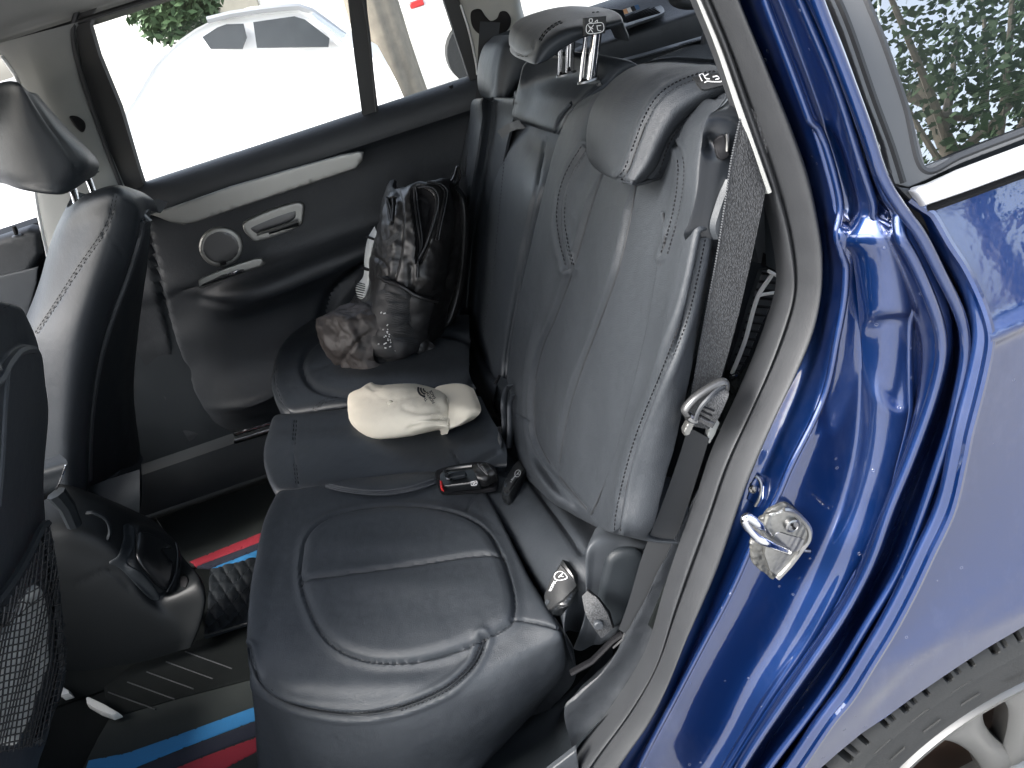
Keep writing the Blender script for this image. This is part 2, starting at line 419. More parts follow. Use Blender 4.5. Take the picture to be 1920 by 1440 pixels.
def stitch(mb, S, line, mat='thread_dark', off=0., L=5.0, gap=3.2, r=.0007, h=.0006):
    D = smooth_line(line, 1.0)
    T = np.gradient(D, axis=0); T /= np.linalg.norm(T, axis=1)[:, None]+1e-9
    D = D + np.stack([-T[:, 1], T[:, 0]], 1)*off
    s = np.concatenate([[0], np.cumsum(np.hypot(*np.diff(D, axis=0).T))])
    a = np.arange(0, s[-1]-L, L+gap); A = np.stack([np.interp(a, s, D[:, k]) for k in (0, 1)], 1); B = np.stack([np.interp(a+L, s, D[:, k]) for k in (0, 1)], 1)
    PA, NA = S.at(A); PB, NB = S.at(B)
    for p, q, n in zip(PA+NA*h, PB+NB*h, NA):
        d = q-p; l = np.linalg.norm(d)
        if l < 1e-6 or l > .03: continue
        d /= l; w = np.cross(d, n)*r; u = n*r
        V = [p-d*r*.0+w*.6-u, p-w*.6-u, p+u*.6, q+w*.6-u, q-w*.6-u, q+u*.6, (p+q)/2+w-u, (p+q)/2-w-u, (p+q)/2+u*1.3]
        mb.add(V, [(0, 1, 2), (0, 6, 7, 1), (1, 7, 8, 2), (2, 8, 6, 0), (6, 3, 4, 7), (7, 4, 5, 8), (8, 5, 3, 6), (3, 5, 4)], mat)
def cord(mb, S, line, r, mat, off=0., n=6, step=4., flat=None, closed=False):
    D = smooth_line(line, step, closed); P, N = S.at(D); P = P+N*off
    if len(P) > 8 and not closed: P[2:-2] = (P[:-4]+P[1:-3]+P[2:-2]+P[3:-1]+P[4:])/5
    mb.tube(P, r, mat, n=n, flat=flat, closed=closed); return mb
def patch(mb, S, poly, h, edge, mat, base=.002, step=6., smooth=True, round_=True, fn=None, holes=()):
    """a padded or plate-like piece lying on S inside a photo outline: raised by h, rounded over edge px, with side walls"""
    O = smooth_line(poly, step*.8, True) if smooth else np.concatenate([np.linspace(poly[i], poly[(i+1) % len(poly)], max(2, int(math.dist(poly[i], poly[(i+1) % len(poly)])/step))+1)[:-1] for i in range(len(poly))])
    area = .5*np.sum(O[:, 0]*np.roll(O[:, 1], -1)-np.roll(O[:, 0], -1)*O[:, 1])
    if area < 0: O = O[::-1]
    T = np.roll(O, -1, 0)-np.roll(O, 1, 0); T /= np.linalg.norm(T, axis=1)[:, None]+1e-9; Nn = np.stack([-T[:, 1], T[:, 0]], 1)
    I = []
    ks = (.12, .3, .55, .85) if edge > 2.5 else ((.5, 1.) if edge > .8 else ())
    for k in ks:
        Q = O + Nn*edge*k; d = seg_dist(Q, O, True); I.append(Q[(d > edge*k*.8) & inside(Q, O)])
    lo, hi = O.min(0), O.max(0)
    gx, gy = np.meshgrid(np.arange(lo[0], hi[0], step), np.arange(lo[1], hi[1], step)); Q = np.stack([gx.ravel(), gy.ravel()], 1)
    Q = Q + np.random.RandomState(1).uniform(-.2, .2, Q.shape)*step
    if len(Q):
        d = seg_dist(Q, O, True); I.append(Q[inside(Q, O) & (d > max(edge, step*.4))])
    A = np.concatenate([O]+I); no = len(O)
    hl = []
    for hpoly in holes:
        Hh = smooth_line(hpoly, step*.8, True); hl.append((len(A), len(Hh), Hh)); A = np.concatenate([A, Hh])
    edges = [(i, (i+1) % no) for i in range(no)]
    for s0, nh, _ in hl: edges += [(s0+i, s0+(i+1) % nh) for i in range(nh)]
    r = delaunay_2d_cdt([Vector(p) for p in A.tolist()], edges, [], 1, 1e-4)
    V2 = np.array([list(v) for v in r[0]]); F = [f for f in r[2]]
    if hl:
        keep = []
        for f in F:
            c = V2[list(f)].mean(0)[None]
            if not any(inside(c, hh)[0] for _, _, hh in hl): keep.append(f)
        F = keep
    P, N = S.at(V2); d = seg_dist(V2, O, True)
    if round_ and edge > 0:
        x = np.clip(d/edge, 0, 1); hh = base + (h-base)*np.sqrt(np.clip(1-(1-x)**2, 0, 1))
    else: hh = np.full(len(V2), h)
    if fn is not None: hh = hh + fn(V2, d)
    top = P+N*hh[:, None]; mb.add(top, F, mat)
    # side walls down into the surface
    PO, NO = S.at(O)
    h0 = base if (round_ and edge > 0) else h
    wall = np.stack([PO+NO*h0, PO-NO*.004]); mb.grid(wall, mat, close_v=True)
    for s0, nh, H_ in hl:
        PH, NH = S.at(H_); mb.grid(np.stack([PH+NH*h, PH-NH*.004]), mat, close_v=True)
    return mb
def text_on(mb, S, txt, a, b, mat, hpx, h=.0008, font_squash=1.0):
    """lettering along the photo line a->b with letter height hpx, lying on S"""
    c = bpy.data.curves.new('t', 'FONT'); c.body = txt; c.size = 1.0; c.resolution_u = 3; c.offset = .012
    o = bpy.data.objects.new('t', c); col_main.objects.link(o); dg = bpy.context.evaluated_depsgraph_get(); me = o.evaluated_get(dg).to_mesh()
    V = np.array([v.co[:2] for v in me.vertices]); F = [tuple(p.vertices) for p in me.polygons]; o.evaluated_get(dg).to_mesh_clear()
    bpy.data.objects.remove(o); bpy.data.curves.remove(c)
    V[:, 0] -= V[:, 0].min(); V[:, 0] /= V[:, 0].max(); V[:, 1] /= .72
    a = np.array(a, float); b = np.array(b, float); t = b-a; n = np.array([t[1], -t[0]])/np.linalg.norm(t)
    Q = a + V[:, :1]*t + V[:, 1:]*n*hpx
    P, N = S.at(Q); mb.add(P+N*h, F, mat)
def line_icon(mb, S, segs, w, mat, h=.001):
    """flat printed strokes"""
    for sg in segs:
        D = smooth_line(sg, 1.5) if len(sg) > 2 else np.array(sg, float)
        T = np.gradient(D, axis=0); T /= np.linalg.norm(T, axis=1)[:, None]+1e-9; n = np.stack([-T[:, 1], T[:, 0]], 1)*w/2
        A = np.concatenate([D+n, D-n]); P, N = S.at(A); m = len(D); V = P+N*h
        mb.add(V, [(i, i+1, m+i+1, m+i) for i in range(m-1)], mat)

# ================================================================== outside: ground, parked car, trees, building
GZ = -0.42
g = MB(); g.add([(-300, -300, GZ), (300, -300, GZ), (300, 300, GZ), (-300, 300, GZ)], [(0, 1, 2, 3)], 'pavement')
tag(g.build('pavement', smooth=False), kind='structure')

def make_tree(name, x, y, h, r, cz, n, label, group=None, lean=0.0, seed=3, leafs=.055, trunk_r=.16):
    rnd = random.Random(seed); root = empty(name); root.location = (x, y, GZ)
    t = MB(); P = [np.array([lean*k/6, .05*math.sin(k), h*.62*k/6]) for k in range(7)]
    t.tube(cr(P, np.linspace(0, 6, 22)), [trunk_r*1.25, trunk_r, trunk_r*.55], 'bark', n=14)
    limbs = []
    for k in range(11):
        a = rnd.uniform(0, 6.28); z0 = h*(.32+.28*k/11); l = r*rnd.uniform(.6, .95)
        b = np.array([lean*.6, 0, z0]); e = b + np.array([math.cos(a)*l, math.sin(a)*l, rnd.uniform(.2, .5)*h])
        m = (b+e)/2 + np.array([0, 0, -.12*h*rnd.random()]); limbs.append((b, m, e)); t.tube(cr([b, m, e], np.linspace(0, 2, 9)), [trunk_r*.45, trunk_r*.12], 'bark', n=6)
    tr = t.build('trunk', root)
    c = MB(); V = []; F = []
    cl = []
    for b, m, e in limbs:
        for q in (.55, .8, 1.0): cl.append((cr([b, m, e], np.array([q*2]))[0], r*rnd.uniform(.28, .42)))
    for k in range(8): cl.append((np.array([rnd.uniform(-.6, .6)*r, rnd.uniform(-.6, .6)*r, cz+rnd.uniform(-.25, .4)*r]), r*rnd.uniform(.3, .45)))
    for i in range(n):
        p0, rr = rnd.choice(cl); d = Vector((rnd.gauss(0, 1), rnd.gauss(0, 1), rnd.gauss(0, .8))); d = d.normalized()*rr*rnd.random()**.45
        p = Vector(p0)+d; u = Vector((rnd.gauss(0, 1), rnd.gauss(0, 1), rnd.gauss(0, .6))).normalized(); w = u.orthogonal().normalized(); s = leafs*rnd.uniform(.6, 1.3)
        o = len(V); V += [p-u*s, p+w*s*.5, p+u*s, p-w*s*.5]; F.append((o, o+1, o+2, o+3))
    c.add([tuple(v) for v in V], F, 'leaf'); c.build('crown', root, smooth=False)
    tag(root, label, 'tree', group); return root
make_tree('street_tree', -.5, -6.2, 7.6, 2.6, 4.2, 10000, 'leafy tree behind the photographer mirrored in the rear quarter glass', seed=5, leafs=.07)
make_tree('street_tree', 6.8, -9.6, 7.5, 2.6, 4.4, 6000, 'second leafy tree mirrored further right in the quarter glass', seed=8, leafs=.07)

def outdir(px, py, y): return Yp(y)(px, py)
# big tree trunk seen in the far quarter window
def trunk_thing():
    root = empty('tree'); b = MB(); y = 7.0
    L = [(648, -30), (640, 40), (655, 62)]
    x0, x1 = Yp(y)(655, 40)[0], Yp(y)(752, 40)[0]; cx = (x0+x1)/2; rr = (x1-x0)/2
    G = []
    for k, z in enumerate(np.linspace(GZ, 4.2, 40)):
        a = np.linspace(0, 2*math.pi, 48, endpoint=False); rad = rr*(1+.35*math.exp(-(z-GZ)*2.2)) * (1+.05*np.sin(a*7+z*.8)+.03*np.sin(a*13+z*2))
        G.append(np.stack([cx+rad*np.cos(a)+.02*z, y+rad*np.sin(a), np.full(48, z)], 1))
    b.grid(np.array(G), 'bark', close_v=True); b.build('trunk', root, angle=None)
    c = MB(); rnd = random.Random(4); V = []; F = []
    for i in range(7000):
        a = rnd.uniform(0, 6.28); r_ = rnd.uniform(.3, 2.2); p = Vector((cx+math.cos(a)*r_*1.2, y+math.sin(a)*r_, rnd.uniform(2.6, 4.6))); s = .06
        u = Vector((rnd.gauss(0, 1), rnd.gauss(0, 1), rnd.gauss(0, .6))).normalized(); w = u.orthogonal().normalized(); o = len(V)
        V += [tuple(p-u*s), tuple(p+w*s*.5), tuple(p+u*s), tuple(p-w*s*.5)]; F.append((o, o+1, o+2, o+3))
    c.add(V, F, 'leaf'); c.build('crown', root, smooth=False)
    tag(root, 'thick rough tree trunk standing beyond the small rear side window', 'tree')
trunk_thing()

def parked_car():
    y0 = 4.7
    root = empty('parked_car')
    f = Yp(y0)
    gx = lambda px, py: (f(px, py)[0], f(px, py)[2])
    # side silhouette (x,z): roof slopes to the rear (right)
    xr, zr = gx(385, 44); x2, z2 = gx(560, 20); x3, z3 = gx(645, 78)
    roof = [(xr, zr), gx(470, 27), (x2, z2), gx(585, 30), (x3-.02, z3)]
    bl = z3-.06
    prof = roof + [(x3+.12, bl-.06), (x3+.22, bl-.16), (x3+.27, GZ+.45), (x3+.22, GZ+.25), (xr-2.6, GZ+.25), (xr-2.7, GZ+.6), (xr-2.5, bl-.12), (xr-1.0, bl-.06), (xr-.35, zr-.10)]
    prof = np.array(prof); W = 1.65
    b = MB(); n = len(prof)
    P2 = smooth_line(prof, .12, True); A = []
    cz = bl
    for k, (yy, ins) in enumerate(((.06, .05), (.0, .0), (0, 0), (W, 0), (W, 0), (W-.06, .05))):
        Q = P2.copy(); Q[:, 1] = np.where(P2[:, 1] > bl, P2[:, 1], P2[:, 1])
        c = Q.mean(0); Q = c+(Q-c)*(1-ins*.4)
        tum = np.where(P2[:, 1] > bl, (P2[:, 1]-bl)*.45, 0)
        yv = y0 + yy + (tum if yy < W/2 else -tum)
        A.append(np.stack([Q[:, 0], yv, Q[:, 1]], 1))
    b.grid(np.array(A), 'white_paint', close_v=True)
    for k in (0, -1): b.add(A[k], [tuple(range(len(P2)))], 'white_paint')
    body = b.build('body', root)
    rl = MB(); rl.tube(smooth_line([(gx(a_, b_)[0], y0+.13, gx(a_, b_)[1]+.012) for a_, b_ in ((385, 44), (430, 33), (490, 24), (560, 18), (585, 27), (648, 74))], .1), .022, 'silver_paint', n=6); rl.build('roof_rail', root)
    def tilt(px, py):
        p = f(px, py)
        for _ in range(3):
            yy = y0 - .012 + max(0, (p[2]-bl)*.45); p = Yp(yy)(px, py)
        return p
    S = Flat(tilt, (0, -.9, .4))
    for poly in ([(408, 52), (425, 46), (457, 45), (463, 70), (455, 92), (395, 92), (380, 70)], [(475, 42), (552, 31), (572, 37), (618, 72), (616, 88), (482, 90)]):
        w = MB(); patch(w, S, poly, .006, 0, 'car_glass', step=5, smooth=False); w.build('window', root)
    w = MB(); patch(w, S, [(590, 24), (640, 60), (655, 68), (640, 72), (600, 42), (578, 28)], .01, 0, 'glass_privacy', step=5, smooth=False); w.build('rear_window', root)
    for cx_ in (xr-1.7, x3-.45):
        t = MB()
        a = np.linspace(0, 2*math.pi, 32, endpoint=False)
        G = np.array([[(cx_+r_*math.cos(q), y0-.03+dy, GZ+.32+r_*math.sin(q)) for q in a] for r_, dy in ((.2, .0), (.3, -.01), (.32, .03), (.32, .2))]); t.grid(G, 'tyre', close_v=True)
        G = np.array([[(cx_+r_*math.cos(q), y0-.02+dy, GZ+.32+r_*math.sin(q)) for q in a] for r_, dy in ((.001, .0), (.1, .0), (.2, -.01))]); t.grid(G, 'alloy', close_v=True)
        t.build('wheel', root)
    tag(root, 'pale silver estate car parked broadside beyond the far rear window', 'car')
parked_car()

# white van / truck tail partly behind the trunk, and the building with its dark doorway
def van():
    root = empty('delivery_van'); y = 9.0; f = Yp(y); b = MB()
    a = f(752, 18); c = f(812, -30); x0, x1 = a[0], a[0]+4.5
    b.box(((x0+x1)/2, y+1, (GZ+.75+2.6)/2+.25), (x1-x0, 2, 2.6-GZ-.6), 'white_paint', bev=.08); b.build('body', root)
    for xx in (x0+.7, x1-.8):
        t = MB(); q = np.linspace(0, 2*math.pi, 28, endpoint=False)
        t.grid(np.array([[(xx+r_*math.cos(k), y+dy, GZ+.36+r_*math.sin(k)) for k in q] for r_, dy in ((.01, 0), (.36, 0), (.36, .25))]), 'tyre', close_v=True); t.build('wheel', root)
    l = MB(); p = f(781, 7); l.box((p[0], y-.02, p[2]), (.16, .04, .07), 'red_lamp', bev=.01); l.build('tail_lamp', root)
    tag(root, 'white van with a red tail lamp behind the tree trunk', 'van')
van()
def building():
    root = empty('building'); y = 15.0; f = Yp(y); b = MB()
    x0, x1 = f(60, 0)[0], f(1180, 0)[0]
    b.box(((x0+x1)/2, y+2, GZ+3), (x1-x0, 4, 6), 'facade'); b.build('wall', root, smooth=False)
    for l, r, t_, bo, nm in ((415, 496, -60, 33, 'doorway'), (330, 372, -60, 34, 'window')):
        a = f(l, bo); c = f(r, bo); w = MB(); zt = a[2]+2.3
        w.box(((a[0]+c[0])/2, y-.03, (a[2]+zt)/2), (c[0]-a[0], .08, zt-a[2]), 'facade_dark' if nm == 'doorway' else 'plastic_gloss', bev=.01)
        fr = w.build(nm, root, smooth=False)
        k = MB(); k.box((a[0]-.12, y-.05, (a[2]+zt)/2), (.18, .12, zt-a[2]), 'pillar_shade'); k.build('frame', fr, smooth=False)
    tag(root, 'pale building with a dark doorway across the street', 'building')
building()
# shrub at the left edge of the far window
def shrub(px, py, y, r, label):
    c = Yp(y)(px, py); V = []; F = []; rnd = random.Random(int(px)); root = empty('shrub')
    for i in range(2600):
        d = Vector((rnd.gauss(0, 1), rnd.gauss(0, 1), rnd.gauss(0, 1))).normalized()*r*rnd.random()**.4; p = Vector(c)+d; s = .05
        u = Vector((rnd.gauss(0, 1), rnd.gauss(0, 1), rnd.gauss(0, 1))).normalized(); w = u.orthogonal().normalized(); o = len(V)
        V += [tuple(p-u*s), tuple(p+w*s*.5), tuple(p+u*s), tuple(p-w*s*.5)]; F.append((o, o+1, o+2, o+3))
    m = MB(); m.add(V, F, 'leaf'); m.build('foliage', root, smooth=False)
    t = MB(); t.tube([np.array([c[0], c[1], GZ]), np.array([c[0]+.05, c[1], (GZ+c[2])/2]), c], [.05, .02], 'bark'); t.build('stem', root)
    tag(root, label, 'shrub')
shrub(318, -14, 7.5, .45, 'bushy green shrub beyond the far window, left of the parked car')
k = MB()
a, b_ = Zp(GZ)(232, 205), Zp(GZ)(355, 325); d = (b_-a)/np.linalg.norm(b_-a); n_ = np.array([-d[1], d[0], 0])*.06; a = a-d*8; b_ = b_+d*1
k.add([a-n_+(0,0,.004), a+n_+(0,0,.004), b_+n_+(0,0,.004), b_-n_+(0,0,.004)], [(0, 1, 2, 3)], 'kerb'); tag(k.build('pavement_joint', smooth=False), kind='structure')

# ================================================================== THE CAR
car = empty('car'); tag(car, 'dark blue car with its rear door open onto black leather seats', 'car')

# ---- far side of the cabin: doors, pillars, ceiling
def front_door():
    S = Flat(Yp(1.30), (0, -1, 0)); m = MB()
    patch(m, S, [(-90, 465), (0, 441), (60, 421), (84, 425), (88, 470), (60, 520), (40, 640), (0, 700), (-120, 700)], .03, 14, 'door_skin', smooth=False)
    d = m.build('front_door', car)
    S2 = Flat(Yp(1.262), (0, -1, 0)); m = MB(); patch(m, S2, [(-90, 545), (0, 517), (72, 500), (70, 530), (50, 600), (-90, 640)], .004, 3, 'plastic_grey', smooth=False); m.build('trim_panel', d)
    m = MB(); S3 = Flat(Yp(1.27), (0, -1, 0)); P, _ = S3.at([(31, 441), (29, 432), (26, 424)]); m.tube(P, [.004, .006, .005], 'black'); m.tube(S3.at([(32, 442), (31, 440)])[0], [.013, .010], 'plastic_grey', n=12); m.build('lock_pin', d)
front_door()
def wall_plate(name, poly, y, th, mat, smooth=False, edge=3, holes=(), parent=car, step=9):
    m = MB(); patch(m, Flat(Yp(y), (0, -1, 0)), poly, th, edge, mat, smooth=smooth, holes=holes, step=step); return m.build(name, parent)
# pillar between the front and rear door
def b_pillar():
    m = MB(); rows = []
    L = [(-12, 84), (6, 108), (22, 130), (40, 165), (60, 260), (68, 372), (90, 480)]
    Rr = [(152, 40), (141, 60), (146, 110), (160, 165), (196, 262), (238, 362), (262, 430)]
    for i in range(7):
        a = Yp(1.28)(*L[i]); c = Yp(1.285)(*Rr[i]); mid = (a+c)/2+np.array([0, -.03, 0])
        rows.append([a+(0, .05, 0), a, a*.7+c*.3+np.array([0, -.024, 0]), mid, a*.2+c*.8+np.array([0, -.02, 0]), c, c+(0, .05, 0)])
    S = loft(rows, 9); sheet(m, S, 'pillar_trim')
    p = m.build('pillar_trim', car)
    m = MB(); cord(m, S, [(4, 106), (20, 128), (36, 160), (54, 258), (68, 372), (74, 420), (90, 482)], .005, 'alu_trim'); m.build('window_seal', p)
    m = MB(); patch(m, S, [(130, 219), (145, 218), (158, 228), (160, 240), (154, 248), (142, 238)], .008, 4, 'black', step=3); m.build('belt_anchor', p)
b_pillar()
# ceiling
m = MB(); rows = []
for x in (-1.6, -1.0, -.55, -.1, .4, .9, 1.4):
    rows.append([(x, 1.30, 1.262), (x, 1.27, 1.275), (x, 1.1, 1.30), (x, .6, 1.325), (x, .1, 1.325), (x, -.2, 1.31)])
# front rise so the fold in the photo's corner shows
G = np.array(rows, float); m.grid(cr(np.swapaxes(cr(np.swapaxes(G, 0, 1), np.linspace(0, 5, 30)), 0, 1), np.linspace(0, 6, 30)), 'headliner')
m.build('headliner', car)
m = MB(); m.tube([(-1.6, 1.285, 1.258), (-.4, 1.285, 1.255), (.9, 1.285, 1.24)], .006, 'rubber_dark'); 
m.grid(np.array([[(x, 1.36, z) for z in (1.24, 1.5)] for x in (-1.7, 1.5)]), 'headliner'); m.build('roof_lining_edge', car)
# outer roof skin keeps the sky out
m = MB(); G = np.array([[(x, y, 1.40+.03*(1-((y-.5)/.85)**2)) for y in np.linspace(-.22, 1.36, 12)] for x in np.linspace(-1.7, 1.5, 12)]); m.grid(G, 'blue_paint'); m.build('roof', car)

# rear door on the far side
def rear_door():
    prof = [(.87, 1.335), (.872, 1.30), (.862, 1.28), (.835, 1.262), (.80, 1.258), (.785, 1.275), (.74, 1.285), (.66, 1.285), (.60, 1.28), (.565, 1.255), (.55, 1.225), (.53, 1.215), (.50, 1.222), (.475, 1.26), (.44, 1.285), (.36, 1.29), (.30, 1.285), (.25, 1.26), (.225, 1.245), (.20, 1.262), (.15, 1.28), (.11, 1.285)]
    rows = []
    for x in (-.88, -.80, -.66, -.5, -.3, -.1, .1, .35, .7):
        k = 1.0; e = 0 if x > -.78 else .02
        arm = min(1, max(0, (x+.62)/.12)); pk = min(1, max(0, (x+.80)/.12))
        r = []
        for z, y in prof:
            if .46 < z < .60: y = 1.285+(y-1.285)*arm; z = z + .035*(x+.45)*arm
            if .15 < z < .27: y = 1.285+(y-1.285)*pk; z = z - .03*math.cos((x+.66)*9)*.6
            r.append((x, y+e, z))
        rows.append(r)
    carve = [('seam', [(300, 572), (345, 545), (385, 536)], 2.5, .004), ('seam', [(272, 420), (300, 545), (330, 660), (372, 770), (420, 812), (450, 818)], 5, .018),
             ('seam', [(600, 620), (620, 560), (660, 520), (700, 495)], 9, .02), ('seam', [(372, 560), (440, 575), (520, 560), (640, 510), (700, 475)], 5, .006)]
    S = loft(rows, 6, carve=carve); m = MB(); sheet(m, S, 'door_skin'); d = m.build('rear_door', car)
    # silver trim strip
    St = Flat(Yp(1.240), (0, -1, .1)); m = MB(); patch(m, St, [(283, 402), (340, 382), (430, 350), (540, 318), (640, 290), (672, 284), (682, 285), (680, 300), (668, 316), (560, 352), (440, 392), (370, 416), (345, 421), (320, 416)], .006, 3, 'trim_silver', smooth=False, step=7); m.build('trim_strip', d)
    # speaker grille
    m = MB(); c = np.array([413, 462]); a = np.linspace(0, 2*math.pi, 25)[:-1]
    el = [(c[0]+42*math.cos(t)+2, c[1]+38*math.sin(t)) for t in a]
    patch(m, S, el, .010, 6, 'trim_silver', step=6); patch(m, S, [(c[0]+2+35*math.cos(t), c[1]+31*math.sin(t)) for t in a], .0105, 2, 'satin_dark', step=5)
    sp = m.build('speaker_grille', d)
    m = MB(); P, N = S.at([(414, 491), (425, 488), (426, 494), (414, 497)]); m.add(P+N*.0125, [(0, 1, 2, 3)], 'black'); m.build('badge', sp)
    # handle bowl + lever
    bowl = [(455, 425), (462, 412), (500, 394), (545, 379), (562, 377), (571, 384), (570, 405), (566, 420), (540, 434), (505, 446), (482, 452), (468, 446)]
    m = MB(); patch(m, S, bowl, .012, 4, 'trim_silver', smooth=True, step=5); bw = m.build('door_handle_bowl', d)
    inner = [(463, 424), (500, 404), (545, 388), (560, 386), (562, 402), (558, 413), (536, 426), (500, 438), (482, 444)]
    m = MB(); patch(m, S, inner, .0135, 12, 'satin_dark', step=5, fn=lambda q, dd: -.0007*np.clip(dd/10, 0, 1)); m.build('recess_shade', bw)  # darker plate on the bowl, its colour stands in for shade in the hollow
    m = MB(); P, N = S.at([(484, 436), (490, 432), (520, 424), (545, 415), (560, 410)]); m.tube(P+N*.026, [.005, .007, .008, .008, .006], 'trim_silver', n=10, flat=.6)
    P, N = S.at([(505, 432), (530, 424), (560, 416)]); m.tube(P+N*.020, .006, 'black', n=8); m.build('door_handle', d)
    # window switch
    f = Yp(1.215); S2 = Flat(Yp(1.21), (0, -1, .35))
    m = MB(); patch(m, S2, [(373, 525), (380, 520), (430, 500), (480, 484), (492, 484), (498, 494), (490, 500), (430, 520), (378, 541), (374, 538)], .010, 3, 'trim_silver', smooth=False, step=4); sw = m.build('window_switch', d)
    m = MB(); patch(m, S2, [(377, 534), (420, 514), (450, 505), (462, 504), (460, 510), (430, 520), (380, 538)], .0115, 1.5, 'plastic_gloss', smooth=False, step=4)
    patch(m, S2, [(428, 512), (444, 505), (452, 506), (446, 514), (432, 518)], .016, 3, 'chrome', step=2.5); m.build('switch_button', sw)
    # lock pin by the quarter window
    m = MB(); S3 = Flat(Yp(1.285), (0, -1, 0)); P, _ = S3.at([(849, 173), (847, 166), (845, 160)]); m.tube(P, [.004, .006, .0055], 'black'); P, _ = S3.at([(849, 174), (849, 171)]); m.tube(P, [.014, .011], 'plastic_grey', n=12); m.build('lock_pin', d)
    # frame with the two panes
    out = [(-0, -120), (213, -14), (180, 6), (160, 24), (146, 44), (143, 80), (160, 150), (200, 266), (233, 352), (262, 440), (300, 520), (500, 420), (700, 330), (900, 260), (910, 230), (893, 165), (858, -5), (840, -80), (300, -160)]
    out = [(213, -40), (180, 4), (160, 20), (146, 44), (143, 80), (160, 150), (200, 266), (233, 352), (250, 400), (500, 325), (700, 260), (898, 190), (893, 150), (858, 0), (840, -60), (500, -60)]
    g1 = [(190, 8), (176, 24), (171, 48), (187, 103), (227, 200), (262, 318), (273, 351), (430, 299), (679, 217), (665, 110), (651, -12), (640, -48), (300, -48), (215, -12)]
    g2 = [(684, -12), (694, 62), (700, 130), (709, 207), (716, 205), (800, 178), (874, 156), (880, 150), (850, 60), (830, -3), (815, -52), (676, -52)]
    m = MB(); patch(m, Flat(Yp(1.315), (0, -1, 0)), out, .018, 3, 'rubber_dark', smooth=False, holes=[], step=9)
    m = MB()
    # frame built as ring strips around each pane so the openings stay open
    Sx = Flat(Yp(1.30), (0, -1, 0))
    def ringstrip(inn, outp, mat, h):
        a = np.array([np.linspace(inn[i], inn[(i+1) % len(inn)], 7)[:-1] for i in range(len(inn))]).reshape(-1, 2)
        b = np.array([np.linspace(outp[i], outp[(i+1) % len(outp)], 7)[:-1] for i in range(len(outp))]).reshape(-1, 2)
        PA, NA = Sx.at(a); PB, NB = Sx.at(b); m.grid(np.stack([PA+(0, .02, 0), PA+NA*h]), 'black', close_v=True); m.grid(np.stack([PA+NA*h, PB+NB*h, PB+(0, .05, 0)]), mat, close_v=True)
    o1 = [(170, 2), (154, 22), (144, 50), (160, 145), (199, 262), (236, 362), (262, 372), (440, 316), (709, 225), (696, 110), (686, -12), (680, -80), (300, -80), (215, -40)]
    ringstrip(g1, o1, 'rubber_dark', .012)
    o2 = [(652, -12), (662, 62), (668, 130), (683, 232), (720, 224), (805, 196), (882, 172), (897, 160), (878, 60), (858, -3), (842, -80), (660, -80)]
    ringstrip(g2, o2, 'rubber_dark', .016)
    cord(m, Sx, [(150, 18), (141, 50), (143, 85), (160, 150), (200, 268), (236, 362)], .006, 'rubber', off=.02)
    cord(m, Sx, [(676, -20), (690, 60), (705, 207)], .003, 'rubber', off=.02)
    fr = m.build('window_frame', d, angle=30)
    for gg in (g1, g2):
        w = MB(); P, _ = Flat(Yp(1.325), (0, -1, 0)).at(gg); w.add(P, [tuple(range(len(gg)))], 'glass'); w.build('window_pane', d, smooth=False)
rear_door()
# chrome lines along the far rear pillar and the pillar trim itself
def d_pillar():
    m = MB(); rows = []
    Lp = [(838, -60), (862, 0), (880, 60), (893, 120), (898, 200), (900, 260)]; Rp = [(985, -60), (972, 0), (984, 60), (985, 120), (990, 200), (990, 260)]
    for a_, c_ in zip(Lp, Rp):
        a = Yp(1.285)(*a_); c = Yp(1.22)(*c_); rows.append([a+(0, .04, 0), a, (a*2+c)/3+np.array([0, -.012, 0]), (a+c*2)/3+np.array([0, -.012, 0]), c, c+(0.03, .12, 0)])
    S = loft(rows, 6); sheet(m, S, 'pillar_trim'); p = m.build('pillar_trim', car)
    m = MB(); cord(m, S, [(866, 8), (882, 60), (894, 115), (897, 140)], .0025, 'alu_trim', off=.004); cord(m, S, [(858, -5), (876, 55), (890, 115), (893, 150)], .006, 'rubber_dark', off=.002); m.build('door_seal', p)
    m = MB(); patch(m, S, [(884, 22), (900, 17), (910, 30), (920, 39), (932, 34), (938, 22), (950, 22), (958, 35), (955, 52), (940, 66), (920, 68), (900, 64), (886, 48)], .004, 3, 'black', step=4); an = m.build('belt_anchor', p)
    m = MB(); S2 = Flat(Yp(1.17), (0, -1, 0))
    rows = [pts(Yp(1.19), (900, 40), (938, 42)), pts(Yp(1.15), (897, 85), (934, 80)), pts(Yp(1.12), (890, 200), (930, 190)), pts(Yp(1.1), (868, 330), (900, 330))]
    SS = loft(rows, 5); sheet(m, SS, 'webbing_plain'); m.build('seat_belt', p)
    # behind: far side quarter pane and the ledge of the boot
    m = MB(); S3 = Flat(Yp(1.28), (0, -1, 0)); P, _ = S3.at([(975, -40), (985, 40), (1000, 60), (1160, 40), (1240, 12), (1260, -60)]); m.add(P, [tuple(range(6))], 'glass'); m.build('quarter_pane', p, smooth=False)
d_pillar()
